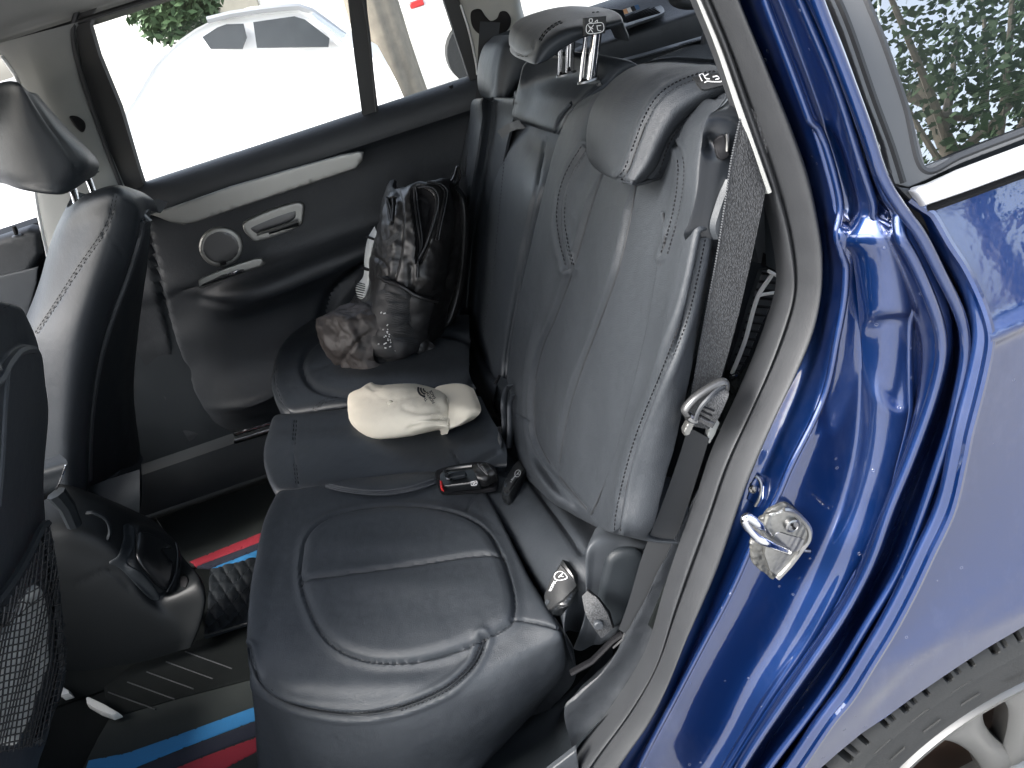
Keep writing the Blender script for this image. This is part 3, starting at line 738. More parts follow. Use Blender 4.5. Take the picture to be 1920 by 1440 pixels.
def boot_side():
    prof = [(1.03, 1.29), (1.02, 1.24), (.985, 1.17), (.97, 1.12), (.965, 1.10), (.94, 1.095), (.80, 1.10), (.6, 1.10)]
    S = loft([[(x, y, z-.085) for z, y in prof] for x in (.42, .5, .6, .8, 1.0, 1.25)], 6)
    m = MB(); sheet(m, S, 'door_skin'); b = m.build('boot_side_trim', car)
    Sv = Flat(Zp(.905), (0, -.3, 1)); S = Sv; m = MB(); patch(m, Sv, [(1160, 42), (1205, 18), (1228, 8), (1240, 12), (1246, 22), (1235, 30), (1195, 44), (1163, 54)], .004, 2, 'plastic_grey', smooth=True, step=4)
    for k in range(7):
        t = k/6; a = np.array([1172+t*2, 40+t*10-4]); c = np.array([1222+t*16, 14+t*13]); P, N = S.at([a, (a+c)/2, c]); m.tube(P+N*.005, .0016, 'black', n=5)
    m.build('air_vent', b)
    m = MB(); S2 = Flat(Yp(1.09), (0, -1, .4))
    for i, mt in enumerate(('print_white', 'sticker_orange', 'print_white', 'print_black', 'sticker_blue')):
        a = 1160+i*7.3; P, _ = S2.at([(a, 21-i*2.6), (a+7, 18.5-i*2.6), (a+11, 27-i*2.6), (a+4, 29.5-i*2.6)]); m.add(P, [(0, 1, 2, 3)], mt)
    m.build('striped_tab', b, smooth=False)
    m = MB(); S4 = Flat(Yp(.98), (0, -1, 0)); patch(m, S4, [(1150, 120), (1250, 90), (1340, 62), (1400, 50), (1400, 300), (1150, 300)], .004, 4, 'plastic', smooth=False, step=12)
    patch(m, S4, [(1100, 130), (1140, 118), (1260, 84), (1345, 60), (1345, 66), (1260, 92), (1140, 126)], .02, 3, 'plastic_grey', smooth=False, step=8)
    m.build('luggage_cover', car)
    m = MB(); patch(m, Flat(Yp(.95), (0, -1, 0)), [(1308, 130), (1316, 70), (1326, 40), (1345, 40), (1400, 120), (1400, 200)], .01, 4, 'plastic_grey', smooth=False); m.build('tailgate_trim', car)
boot_side()
m = MB(); patch(m, Flat(Yp(.9), (0, -1, 0)), [(1250, -30), (1256, 5), (1275, 17), (1300, 18), (1318, 10), (1330, -30)], .03, 14, 'plastic_grey'); m.build('speaker_cover', car)

# ---- floor
S0 = Flat(Zp(0.0), (0, 0, 1))
m = MB(); m.add([(-1.9, -.2, -.004), (.2, -.2, -.004), (.2, 1.36, -.004), (-1.9, 1.36, -.004)], [(0, 1, 2, 3)], 'carpet')
m.grid(np.array([[(x, y, z) for y, z in ((.52, 0), (.55, .015), (.60, .024), (.66, .024), (.72, .014), (.75, 0))] for x in (-1.9, -1.2, -.8, -.3)]), 'carpet')
m.grid(np.array([[(x, y, z) for y, z in ((1.2, 0), (1.24, .04), (1.262, .10), (1.30, .115), (1.36, .12))] for x in (-1.9, -1.2, -.8, .3)]), 'plastic')
m.grid(np.array([[(x, y, z) for y, z in ((1.30, .1), (1.31, .5), (1.32, .86), (1.34, .87))] for x in (-1.9, -1.2, -.8, -.4)]), 'plastic')
m.grid(np.array([[(x, y, z) for z in (0, .3, .7)] for x, y in ((-1.9, -.2), (-1.9, 1.36))]), 'plastic')
flo = m.build('floor_pan', car)
m = MB(); S = Flat(Yp(1.235), (0, -1, .3)); patch(m, S, [(437, 812), (510, 789), (560, 775), (562, 782), (441, 819)], .006, 1.5, 'chrome', smooth=False, step=4); patch(m, S, [(439, 822), (562, 784), (562, 796), (442, 832), (438, 829)], .010, 3, 'satin_metal', smooth=False, step=4); m.build('sill_trim', car)

def floor_mats():
    Sm = Flat(Zp(.008), (0, 0, 1))
    def stripe(mb, poly, mat, h=.006): patch(mb, Sm, poly, h, 2, mat, smooth=False, step=6)
    m = MB(); patch(m, Sm, [(285, 982), (330, 960), (478, 913), (560, 890), (560, 990), (490, 1010), (420, 1040), (355, 1065), (335, 1040)], .004, 3, 'mat_fabric', smooth=False, step=9)
    a = m.build('floor_mat'); tag(a, 'grey fabric floor mat with a red stripe in the footwell behind the far front seat', 'floor mat', 'striped floor mats')
    for pl, mt, nm in (([(354, 1056), (488, 1002), (540, 985), (540, 1000), (488, 1018), (369, 1063)], 'stripe_red', 'stripe'), ([(369, 1064), (488, 1019), (540, 1001), (540, 1018), (486, 1033), (396, 1066)], 'stripe_navy', 'stripe'), ([(396, 1068), (482, 1034), (540, 1018), (540, 1034), (479, 1048), (402, 1070)], 'stripe_blue', 'stripe')):
        b = MB(); stripe(b, pl, mt); b.build(nm, a)
    m = MB(); patch(m, Sm, [(208, 1346), (240, 1333), (330, 1308), (470, 1260), (560, 1240), (600, 1500), (120, 1520), (165, 1425), (185, 1385)], .004, 3, 'mat_fabric', smooth=False, step=9)
    a = m.build('floor_mat'); tag(a, 'grey fabric floor mat with blue and red stripes below the nearest rear seat', 'floor mat', 'striped floor mats')
    for pl, mt in (([(168, 1428), (240, 1414), (320, 1386), (470, 1331), (530, 1312), (530, 1340), (474, 1357), (350, 1404), (262, 1440), (240, 1452), (160, 1452)], 'stripe_blue'), ([(262, 1441), (350, 1405), (474, 1358), (530, 1341), (530, 1366), (478, 1385), (390, 1418), (335, 1441), (310, 1452), (240, 1452)], 'stripe_navy'),
                   ([(335, 1441), (390, 1419), (479, 1386), (530, 1367), (530, 1395), (486, 1411), (430, 1441), (400, 1455), (310, 1455)], 'stripe_red')):
        b = MB(); stripe(b, pl, mt); b.build('stripe', a)
    # quilted tunnel mat and ribbed rubber step
    St = Flat(Zp(.03), (0, 0, 1)); poly = [(396, 1071), (484, 1048), (500, 1046), (500, 1170), (462, 1172), (384, 1196), (392, 1140)]
    def quilt(q, d):
        u = (q[:, 0]*.8+q[:, 1]*.75)/24; v = (q[:, 0]*.95-q[:, 1]*.62)/24
        return .006*np.minimum(np.abs(np.sin(u*math.pi)), np.abs(np.sin(v*math.pi)))**.6
    m = MB(); patch(m, St, poly, .004, 0, 'plastic', smooth=False, step=2.5, fn=quilt); cord(m, St, [(385, 1194), (430, 1182), (462, 1172), (500, 1160)], .0025, 'webbing_strap', off=.005)
    t = m.build('tunnel_mat'); tag(t, 'black quilted mat over the floor hump between the striped mats', 'floor mat')
    Sr = Flat(Zp(.012), (0, 0, 1)); m = MB(); patch(m, Sr, [(196, 1290), (260, 1238), (370, 1200), (462, 1175), (520, 1180), (520, 1262), (330, 1312), (240, 1338), (205, 1348)], .004, 2, 'carpet', smooth=False, step=9)
    for k in range(5):
        a = np.array([205+k*36, 1300-k*19]); c = a+np.array([88, 32]); P, N = Sr.at([a, (a+c)/2, c]); m.tube(P+N*.004, .0016, 'plastic', n=5)
    m.build('foot_tray', car)
floor_mats()

# ---- seat rails, tunnel console
def console():
    m = MB()
    rs = [  # from the hidden far top, over the top, down the near side; each from front (left) to rear
        pts(Yp(.72), (60, 905), (130, 910), (200, 935), (262, 962), (300, 985), (318, 1010)),
        pts(Yp(.66), (70, 930), (130, 925), (200, 945), (265, 985), (318, 1015), (334, 1040)),
        pts(Yp(.56), (80, 985), (140, 985), (205, 1010), (262, 1055), (318, 1100), (345, 1085)),
        pts(Yp(.53), (85, 1030), (140, 1040), (200, 1062), (250, 1090), (300, 1125), (372, 1090)),
        pts(Yp(.51), (90, 1080), (140, 1100), (200, 1120), (260, 1140), (330, 1160), (386, 1120)),
        pts(Yp(.50), (95, 1160), (150, 1170), (210, 1185), (270, 1195), (335, 1195), (378, 1165)),
        pts(Yp(.50), (100, 1250), (150, 1258), (210, 1250), (270, 1240), (330, 1222), (362, 1205))]
    rs = [[r[0]]+r[1:]+[r[-1]+np.array([-.06, .12, 0])] for r in rs]
    S = loft(rs, 6, carve=[('seam', [(140, 1095), (200, 1068), (212, 1072), (243, 1105)], 2, .003), ('raise', [(250, 985), (318, 1010), (334, 1045), (325, 1090), (300, 1118), (262, 1085), (240, 1060), (250, 1020)], 8, .012)])
    sheet(m, S, 'console_black'); c = m.build('centre_console', car)
    m = MB(); patch(m, S, [(258, 1000), (300, 1010), (322, 1030), (322, 1070), (308, 1104), (270, 1070), (255, 1040)], .006, 4, 'plastic_gloss', step=5); cord(m, S, [(326, 1020), (331, 1045), (324, 1080), (310, 1108)], .0016, 'plastic_grey', off=.006); m.build('storage_lid', c)
    m = MB(); patch(m, S, [(232, 985), (252, 990), (250, 1030), (238, 1056), (268, 1075), (300, 1118), (280, 1122), (228, 1068), (205, 1055), (222, 1040), (230, 1010)], .004, 5, 'plastic', step=4); m.build('trim_bezel', c)
    m = MB(); patch(m, S, [(338, 1082), (350, 1080), (354, 1090), (348, 1102), (340, 1098)], .004, 2, 'black', step=3); m.build('power_socket', c)
    # cup holder ring and the bracket beside it
    m = MB(); f = Yp(.60); o = f(92, 1000); a = np.linspace(0, 2*math.pi, 40)
    P = np.array([o+np.array([.045*math.cos(t), .045*math.sin(t), .0]) for t in a]); m.tube(P[:-1], .004, 'chrome', closed=True)
    G = np.array([[o+np.array([.044*math.cos(t), .044*math.sin(t), z]) for t in a[:-1]] for z in (0, -.08)]); m.grid(G, 'black', close_v=True); m.build('cup_holder', c)
    m = MB(); P = [Yp(.56)(*p) for p in ((162, 962), (178, 962), (200, 975), (206, 1000), (190, 1022), (160, 1035), (120, 1040))]; m.tube(cr(P, np.linspace(0, 6, 40)), .006, 'plastic', flat=.6); m.build('bracket', c)
    # armrest end / lever
    m = MB(); f = Yp(.52)
    S1 = loft([pts(Yp(.62), (84, 862), (112, 852)), pts(Yp(.56), (78, 880), (126, 866)), pts(Yp(.55), (76, 905), (118, 892)), pts(Yp(.55), (74, 930), (100, 924)), pts(Yp(.58), (82, 938), (96, 932))], 4)
    sheet(m, S1, 'plastic'); cord(m, S1, [(124, 872), (112, 905), (98, 930)], .0015, 'chrome', off=.001)
    P = [f(105, 925), f(125, 950), f(140, 985)]; m.tube(P, [.018, .014], 'plastic'); m.build('lever', c)
console()
def seat_rail():
    m = MB(); S = Flat(Zp(.03), (0, 0, 1))
    for poly in ([(104, 1288), (116, 1289), (134, 1299), (138, 1306), (122, 1311), (106, 1300)], [(165, 1312), (172, 1312), (200, 1325), (229, 1342), (214, 1348), (190, 1340), (167, 1326)]):
        patch(m, S, poly, .012, 2, 'white_plastic', smooth=False, step=3)
    m.build('seat_rail', car)
seat_rail()

def front_of_cabin():
    m = MB()
    m.grid(np.array([[(x, -.30, z) for z in (-.30, .2, .84)] for x in (-2.1, -1.5, -.96)]), 'blue_paint'); m.grid(np.array([[(x, -.24, z) for z in (-.10, .2, .84)] for x in (-2.1, -1.5, -.96)]), 'door_skin')
    m.build('near_front_door', car)
    m = MB(); m.box((-.90, -.27, .5), (.10, .08, 1.5), 'blue_paint', bev=.02); m.build('near_pillar', car)
    m = MB(); m.grid(np.array([[(-2.05, y, z) for y in (-.3, 1.36)] for z in (-.1, .5, .84)]), 'plastic'); m.grid(np.array([[(x, y, z) for y in (-.3, 1.36)] for x, z in ((-2.05, .84), (-1.6, .80), (-1.55, .6), (-1.62, .3))]), 'plastic'); m.build('dashboard', car)
    m = MB(); m.grid(np.array([[(x, y, z) for x in (-1.0, -.42, .0, .35)] for y, z in ((-.20, -.002), (-.24, .06), (-.27, .09), (-.30, .08), (-.34, -.02), (-.35, -.16))]), 'blue_paint'); m.build('sill', car)
    # back of the cabin: tailgate frame round the rear screen
    m = MB(); m.grid(np.array([[(1.42, y, z) for y in (-.25, 1.36)] for z in (-.1, .5, .86)]), 'plastic'); m.build('tailgate', car)
    m = MB(); m.grid(np.array([[(x, y, .30) for y in (-.08, 1.25)] for x in (.25, 1.4)]), 'carpet'); m.build('boot_floor', car)
front_of_cabin()
def open_door():
    hinge = np.array([-.92, -.34]); d = np.array([-.16, -1.0]); d = d/np.linalg.norm(d); n = np.array([-d[1], d[0]])
    if n[0] < 0: n = -n
    def P(s, t, z): q = hinge+d*s+n*t; return (q[0], q[1], z)
    m = MB(); zs = ((-.18, .02), (-.05, .06), (.25, .07), (.42, .05), (.55, .11), (.62, .06), (.8, .05), (.84, 0))
    m.grid(np.array([[P(s, t, z) for z, t in zs] for s in (0, .3, .6, .95)]), 'door_skin'); m.grid(np.array([[P(s, -.05, z) for z in (-.2, .3, .84)] for s in (0, .5, .97)]), 'blue_paint')
    dr = m.build('rear_door', car)
    m = MB(); m.tube([P(0, 0, .84), P(.02, 0, 1.20), P(.3, 0, 1.27), P(.8, 0, 1.25), P(.97, 0, .84)], .022, 'rubber_dark'); m.tube([P(.72, 0, .84), P(.72, 0, 1.25)], .018, 'rubber_dark'); m.build('window_frame', dr)
    m = MB(); m.add([P(0, 0, .84), P(.02, 0, 1.2), P(.3, 0, 1.27), P(.8, 0, 1.25), P(.97, 0, .84)], [(0, 1, 2, 3, 4)], 'glass'); m.build('window_pane', dr, smooth=False)
    m = MB(); m.add([P(.05, .075, .62), P(.8, .075, .66), P(.8, .078, .70), P(.1, .078, .67)], [(0, 1, 2, 3)], 'trim_silver'); m.build('trim_strip', dr, smooth=False)
open_door()

# ================================================================== front seats
FN = np.array([math.cos(TB), 0, -math.sin(TB)]); F0 = np.array([-.66, 0, .72])
def Fp(off=0.0):
    def f(px, py):
        d = ray(px, py); return CAM + d*(((F0+FN*off-CAM)@FN)/(d@FN))
    return f
def far_front_seat():
    seat = empty('front_seat', car); seat['label'] = 'black leather front seat on the far side, with headrest'
    a = pts(Yp(.92), (120, 402), (98, 452), (72, 542), (42, 622), (20, 700), (0, 800), (-10, 960))
    b = pts(Yp(.84), (158, 376), (150, 440), (112, 560), (85, 650), (78, 760), (78, 860), (80, 980))
    c = pts(Yp(.805), (212, 362), (204, 430), (168, 545), (140, 645), (125, 760), (120, 860), (120, 990))
    d = pts(Yp(.83), (255, 384), (242, 458), (203, 560), (180, 650), (167, 740), (160, 840), (158, 990))
    e = pts(Yp(.88), (268, 410), (252, 480), (216, 580), (190, 670), (176, 760), (170, 840), (168, 990))
    rr = []
    for r in (a, b, c, d, e):
        q = resample(r, 16); top = q[0]+np.array([-.01, .16, -.03]); rr.append([top, q[0]+np.array([0, .05, .004])]+list(q))
    rr = [[p+np.array([-.04, .18, 0]) for p in rr[0]]]+rr+[[p+np.array([.0, .10, 0]) for p in rr[-1]]]
    seamL = [(216, 366), (206, 410), (190, 442), (150, 500), (105, 570), (68, 626)]
    S = loft(rr, 5, carve=[('seam', seamL, 1.8, .003), ('seam', [(189, 444), (212, 452), (232, 480)], 2, .003)])
    m = MB(); sheet(m, S, 'leather_smooth'); 
    for o in (-3.2, 3.2): stitch(m, S, seamL, off=o, r=.0005)
    cord(m, S, seamL, .0008, 'seam', off=-.001)
    back = m.build('backrest', seat)
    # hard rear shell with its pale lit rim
    rows = []
    E_ = [(266, 408), (249, 480), (213, 585), (187, 670), (172, 760), (166, 840), (164, 930)]; F_ = [(276, 415), (272, 500), (258, 620), (250, 740), (264, 860), (266, 930), (262, 960)]
    for p, q in zip(E_, F_):
        A = Yp(.865)(*p); A2 = Yp(.872)(p[0]+7, p[1]+2); Z = A2+np.array([-.01, .28, 0]); Z = Yp(Z[1])(*q); mid = (A2+Z)/2 + np.array([.01, 0, 0])
        rows.append([A, A2, A2*.85+Z*.15, mid, Z, Z+np.array([-.08, .05, 0])])
    S2 = loft(rows, 5); m = MB(); sheet(m, S2, 'plastic')
    sh = m.build('seat_shell', seat)
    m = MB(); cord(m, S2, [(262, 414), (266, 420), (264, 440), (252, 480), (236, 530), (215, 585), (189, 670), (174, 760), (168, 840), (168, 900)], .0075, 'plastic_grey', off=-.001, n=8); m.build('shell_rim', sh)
    m = MB(); 
    m.tube(pts(Yp(.9), (262, 405), (274, 412), (262, 418)), .012, 'plastic_grey'); 
    # seat base
    m.build('recliner_cover', seat); m = MB()
    S3 = loft([pts(Yp(.86), (60, 920), (130, 925), (200, 900), (262, 880)), pts(Yp(.84), (60, 980), (130, 985), (210, 960), (262, 930)), pts(Yp(.84), (60, 1060), (130, 1040), (210, 1010), (262, 985))], 8)
    sheet(m, S3, 'plastic'); m.build('seat_base', seat)
    # headrest
    r0 = pts(Yp(1.02), (-50, 175), (-60, 240), (-40, 310), (10, 345)); r1 = pts(Yp(.90), (0, 156), (-10, 240), (10, 318), (42, 356))
    r2 = pts(Yp(.86), (30, 155), (45, 235), (75, 318), (92, 364)); r3 = pts(Yp(.875), (52, 172), (88, 232), (135, 308), (125, 362))
    r4 = pts(Yp(.93), (66, 176), (116, 238), (168, 296), (160, 340)); r5 = pts(Yp(1.06), (72, 182), (128, 243), (183, 300), (180, 326))
    RR = []
    for r in (r0, r1, r2, r3, r4, r5):
        q = resample(r, 12); dn = np.array([-.01, .04, -.004]); RR.append([q[0]+np.array([-.03, .1, -.05]), q[0]+np.array([-.008, .03, -.006])]+list(q)+[q[-1]+dn, q[-1]+dn*3])
    RR = [[p+np.array([-.03, .05, 0]) for p in RR[0]]]+RR+[[p+np.array([-.04, .06, 0]) for p in RR[-1]]]
    S4 = loft(RR, 5, carve=[('seam', [(52, 170), (88, 228), (128, 286), (150, 330)], 3, .004)])
    m = MB(); sheet(m, S4, 'leather_smooth'); h = m.build('headrest', seat)
    for (p, q, y, y2) in (((136, 352), (150, 402), .93, .90), ((164, 330), (180, 374), 1.08, 1.06)):
        m = MB(); A, B = Yp(y)(*p), Yp(y2)(*q); m.tube([A-(B-A)*.3, A, B], .0075, 'chrome', n=12)
        m.tube([B+(A-B)*.10, B-(A-B)*.03], [.022, .019], 'chrome' if y < 1 else 'satin_metal', n=16); m.build('headrest_post', seat)
far_front_seat()
def near_front_seat():
    seat = empty('front_seat', car); seat['label'] = 'black front seat nearest the camera, seen from behind with a net pocket'
    rows = []
    L = [((-160, 560), (-40, 560), (14, 569), (34, 577)), ((-160, 600), (-40, 600), (20, 600), (55, 606)), ((-160, 650), (-40, 650), (35, 645), (72, 652)), ((-160, 700), (-40, 700), (45, 700), (80, 720)), ((-160, 790), (-40, 790), (40, 790), (86, 780)),
         ((-160, 900), (-40, 900), (30, 900), (77, 900)), ((-160, 1010), (-40, 1010), (30, 1010), (84, 1010)), ((-160, 1150), (-40, 1150), (40, 1150), (99, 1150)), ((-160, 1290), (-40, 1290), (40, 1290), (106, 1270)), ((-160, 1430), (-40, 1420), (30, 1420), (92, 1370)), ((-160, 1560), (-40, 1560), (10, 1520), (70, 1440)), ((-160, 1700), (-40, 1700), (10, 1640), (60, 1540))]
    for r in L:
        b = [Fp(0)(*r[0]), Fp(.01)(*r[1]), Fp(.005)(*r[2]), Fp(-.015)(*r[3])]; rows.append(b+[b[-1]+np.array([-.05, .015, 0]), b[-1]+np.array([-.14, -.03, 0])])
    rows = [[p+np.array([-.10, 0, -.02]) for p in rows[0]], [p+np.array([-.03, 0, .008]) for p in rows[0]]]+rows
    S = loft(rows, 6, carve=[('raise', [(-200, 690), (-20, 690), (12, 668), (34, 652), (58, 652), (74, 665), (84, 720), (90, 800), (80, 900), (80, 980), (60, 1100), (-200, 1200)], 5, .010), ('seam', [(-30, 600), (5, 582), (22, 574)], 2, .003)])
    m = MB(); sheet(m, S, 'leather_smooth'); stitch(m, S, [(-30, 596), (5, 578), (22, 571)]); bk = m.build('backrest', seat)
    m = MB(); cord(m, S, [(-30, 730), (0, 715), (12, 690), (36, 660), (56, 655), (64, 656)], .006, 'plastic_grey', flat=1); cord(m, S, [(14, 690), (8, 760), (3, 860), (-4, 950)], .004, 'plastic_grey'); m.build('shell_rim', seat)
    # pocket net and the pale bag inside it
    m = MB(); P = [(-200, 1290), (-60, 1240), (4, 1178), (40, 1118), (60, 1096), (70, 1104), (80, 1135), (84, 1190), (80, 1250), (58, 1310), (42, 1360), (24, 1392), (0, 1398), (-200, 1398)]
    patch(m, S, P, .012, 14, 'white_plastic', step=7, fn=lambda q, d: .004*np.array([noise.noise(Vector((a[0]*.03, a[1]*.02, 0))) for a in q])); b = m.build('paper_bag'); tag(b, 'white bag stuffed in the net pocket of the nearest front seat', 'bag')
    m = MB(); net = [(-200, 1230), (-60, 1180), (0, 1105), (40, 1040), (62, 990), (72, 985), (82, 1050), (96, 1150), (104, 1240), (96, 1290), (80, 1330), (60, 1380), (36, 1405), (-200, 1420)]
    # threads laid both ways
    O = smooth_line(net, 4, True)
    def run(fam, r):
        for ln in fam:
            D = np.array(ln); ins = inside(D, O); k = 0
            while k < len(D):
                if ins[k]:
                    e = k
                    while e < len(D) and ins[e]: e += 1
                    if e-k > 3:
                        Q = D[k:e:2]; PP, NN = S.at(Q); m.tube(PP+NN*.017, r, 'zip_tape', n=4, caps=False)
                    k = e
                else: k += 1
    xs = np.arange(-40, 120, 8.2)
    run([[(x0+ (y-1200)*-.16 + 3*math.sin(y*.02+x0*.1) + (y-1200)**2*-.00012*(x0/60), y) for y in np.arange(980, 1420, 3)] for x0 in xs], .0011)
    ys = np.arange(990, 1450, 13.0)
    run([[(x, y0 - .42*(x-30) + 5*math.sin(x*.05) + (8*math.exp(-((x-95)/14)**2))) for x in np.arange(-60, 120, 3)] for y0 in ys], .0011)
    m.build('net_pocket', seat); m = MB(); cord(m, S, [(-60, 1170), (0, 1098), (40, 1032), (62, 988), (72, 983)], .006, 'plastic', off=.012); cord(m, S, [(72, 983), (84, 1050), (98, 1150), (106, 1240), (98, 1295), (80, 1340), (60, 1390)], .007, 'plastic', off=.008)
    m.build('pocket_hem', seat)
near_front_seat()
def front_seat_bodies():
    up = np.array([math.sin(TB), 0, math.cos(TB)]); Rm = np.stack([FN, np.array([0, 1.0, 0]), up], 1)
    for y, nm in ((.10, 'front_seat.001'), (1.02, 'front_seat')):
        seat = bpy.data.objects[nm]; c = np.array([F0[0], y, F0[2]])-FN*(.10 if y < .5 else .15)-up*.12
        m = MB()
        if y < .5: m.box(c, (.13, .42 if y < .5 else .30, .60), 'leather_smooth', rot=Rm, bev=.05); m.build('backrest_padding', seat); m = MB()
        m.box((-1.20, y, .24), (.50, .46 if y < .5 else .34, .16), 'leather_smooth', bev=.05); m.build('seat_cushion', seat)
front_seat_bodies()

# ================================================================== rear seats
def dn(r, v): return [p+np.array(v) for p in r]
near = empty('rear_seat', car); near['label'] = 'rear seat nearest the open door, with the large curved headrest'
mid = empty('rear_seat', car); mid['label'] = 'narrow middle rear seat with its headrest raised on two posts'
far = empty('rear_seat', car); far['label'] = 'rear seat by the far door, under the backpack'

def near_cushion():
    R1 = pts(Zp(.395), (522, 924), (620, 908), (720, 903), (820, 897), (905, 915))
    R2 = pts(Zp(.41), (494, 985), (600, 960), (750, 945), (870, 945), (935, 970))
    R3 = pts(Zp(.41), (473, 1090), (600, 1060), (750, 1050), (900, 1050), (980, 1066))
    R4 = pts(Zp(.41), (464, 1175), (560, 1190), (700, 1180), (900, 1140), (1018, 1134))
    R5 = pts(Zp(.40), (466, 1235), (565, 1262), (700, 1262), (890, 1215), (1046, 1180))
    R6 = pts(Zp(.375), (472, 1270), (560, 1318), (700, 1335), (880, 1290), (1056, 1210))
    R7 = pts(Zp(.305), (478, 1330), (580, 1395), (730, 1405), (900, 1350), (1057, 1262))
    R8 = pts(Zp(.20), (484, 1420), (600, 1480), (760, 1470), (910, 1400), (1020, 1310))
    R9 = pts(Zp(.13), (488, 1470), (600, 1560), (780, 1540), (900, 1440), (980, 1350))
    rows = []
    for r, k in ((R1, 1), (R2, 1), (R3, 1), (R4, 1), (R5, .9), (R6, .75), (R7, .6), (R8, .4), (R9, .3)):
        q = resample(r, 12); rows.append([q[0]+np.array([.12, .03, -.20])*k, q[0]+np.array([.03, .02, -.10])*k, q[0]+np.array([.0, .012, -.03])*k]+list(q)+[q[-1]+np.array([.0, .03, -.02]), q[-1]+np.array([.01, .05, -.08])])
    rows = [dn(rows[0], (0, .03, -.18)), dn(rows[0], (0, .012, -.03))]+rows+[dn(rows[-1], (0, .1, -.03))]
    ins = [(566, 1060), (575, 1015), (600, 985), (650, 962), (730, 951), (810, 955), (870, 970), (915, 1000), (942, 1045), (958, 1090), (966, 1130), (962, 1165), (942, 1182), (900, 1205), (850, 1225), (780, 1242), (700, 1242), (640, 1222), (600, 1185), (575, 1130), (566, 1090)]
    pipe = [(465, 1215), (474, 1250), (492, 1285), (540, 1318), (610, 1336), (680, 1340), (750, 1328), (810, 1305), (850, 1282), (885, 1248), (903, 1215), (909, 1200)]
    back = [(480, 1255), (500, 1288)]
    cv = [('seam', ins+[ins[0]], 3.0, .006), ('raise', ins, 22, .012), ('seam', [(568, 1096), (680, 1082), (780, 1068), (880, 1052), (944, 1048)], 4, .005), ('bump', (760, 1105), (130, 26), .005), ('bump', (740, 1030), (120, 22), .004),
          ('bump', (700, 1290), (200, 28), .006), ('dseam', pipe, 4.2, .006), ('seam', [(960, 1166), (980, 1163), (1015, 1170), (1058, 1182)], 2.4, .004),
          ('seam', [(908, 915), (888, 935), (876, 958)], 2, .002), ('bump', (555, 1290), (60, 30), .004)]
    S = loft(rows, 3.4, carve=cv, wrinkle=(.0012, 9)); m = MB(); sheet(m, S, 'leather')
    for off in (-5.0, 5.0):
        cord(m, S, pipe, .0016, 'leather', off=.0006); stitch(m, S, pipe[6:], off=off)
    stitch(m, S, pipe[:7], off=-6)
    cord(m, S, pipe, .0012, 'seam', off=-.0015); cord(m, S, ins+[ins[0]], .0012, 'seam', off=-.003)
    top = [(612, 915), (650, 920), (700, 924), (750, 920), (790, 912), (815, 905)]
    cord(m, S, top, .0018, 'seam', off=.0004)
    c = m.build('seat_cushion', near); return S
S_near = near_cushion()

def mid_cushion():
    rows = [pts(Zp(.385), (519, 778), (600, 772), (700, 760), (800, 752), (900, 742)), pts(Zp(.40), (505, 812), (600, 806), (700, 798), (800, 792), (920, 782)),
            pts(Zp(.402), (498, 850), (600, 842), (700, 835), (800, 828), (940, 815)), pts(Zp(.402), (505, 890), (600, 882), (700, 875), (800, 862), (950, 845)),
            pts(Zp(.395), (520, 922), (620, 910), (720, 902), (820, 892), (950, 872)), pts(Zp(.37), (530, 940), (640, 925), (740, 915), (830, 905), (950, 890))]
    rows = [[q[0]+np.array([.08, 0, -.2]), q[0]+np.array([0, 0, -.1]), q[0]+np.array([-.006, 0, -.02])]+list(q) for q in [resample(r, 10) for r in rows]]
    rows = [dn(rows[0], (0, .01, -.06))]+rows+[dn(rows[-1], (0, -.01, -.06))]
    sm = [(554, 788), (551, 830), (553, 870), (558, 915)]
    rear = [(850, 848), (862, 868), (878, 888), (884, 902)]
    cv = [('seam', sm, 2, .002), ('seam', rear, 2.5, .004), ('bump', (700, 835), (140, 28), .008), ('seam', [(845, 892), (870, 880), (905, 862), (930, 848)], 5, .005)]
    S = loft(rows, 4, carve=cv, wrinkle=(.001, 8)); m = MB(); sheet(m, S, 'leather_smooth'); stitch(m, S, sm, off=2.5); stitch(m, S, sm, off=-2.5); m.build('seat_cushion', mid)
    # padded strip with the curved double seam, between middle and near seat
    m = MB(); st = [(610, 914), (660, 903), (740, 893), (800, 885), (820, 883), (832, 892), (828, 903), (815, 908), (780, 920), (720, 930), (660, 925)]
    patch(m, S_near, st, .010, 9, 'leather', step=4); m.build('side_bolster', mid)
    L = [(620, 916), (670, 925), (720, 928), (770, 921), (815, 907)]
    m = MB(); cord(m, S_near, L, .0016, 'thread', off=.009); cord(m, S_near, [(a, b+5) for a, b in L], .0014, 'thread', off=.006); m.build('piping', mid)
    return S
S_mid = mid_cushion()
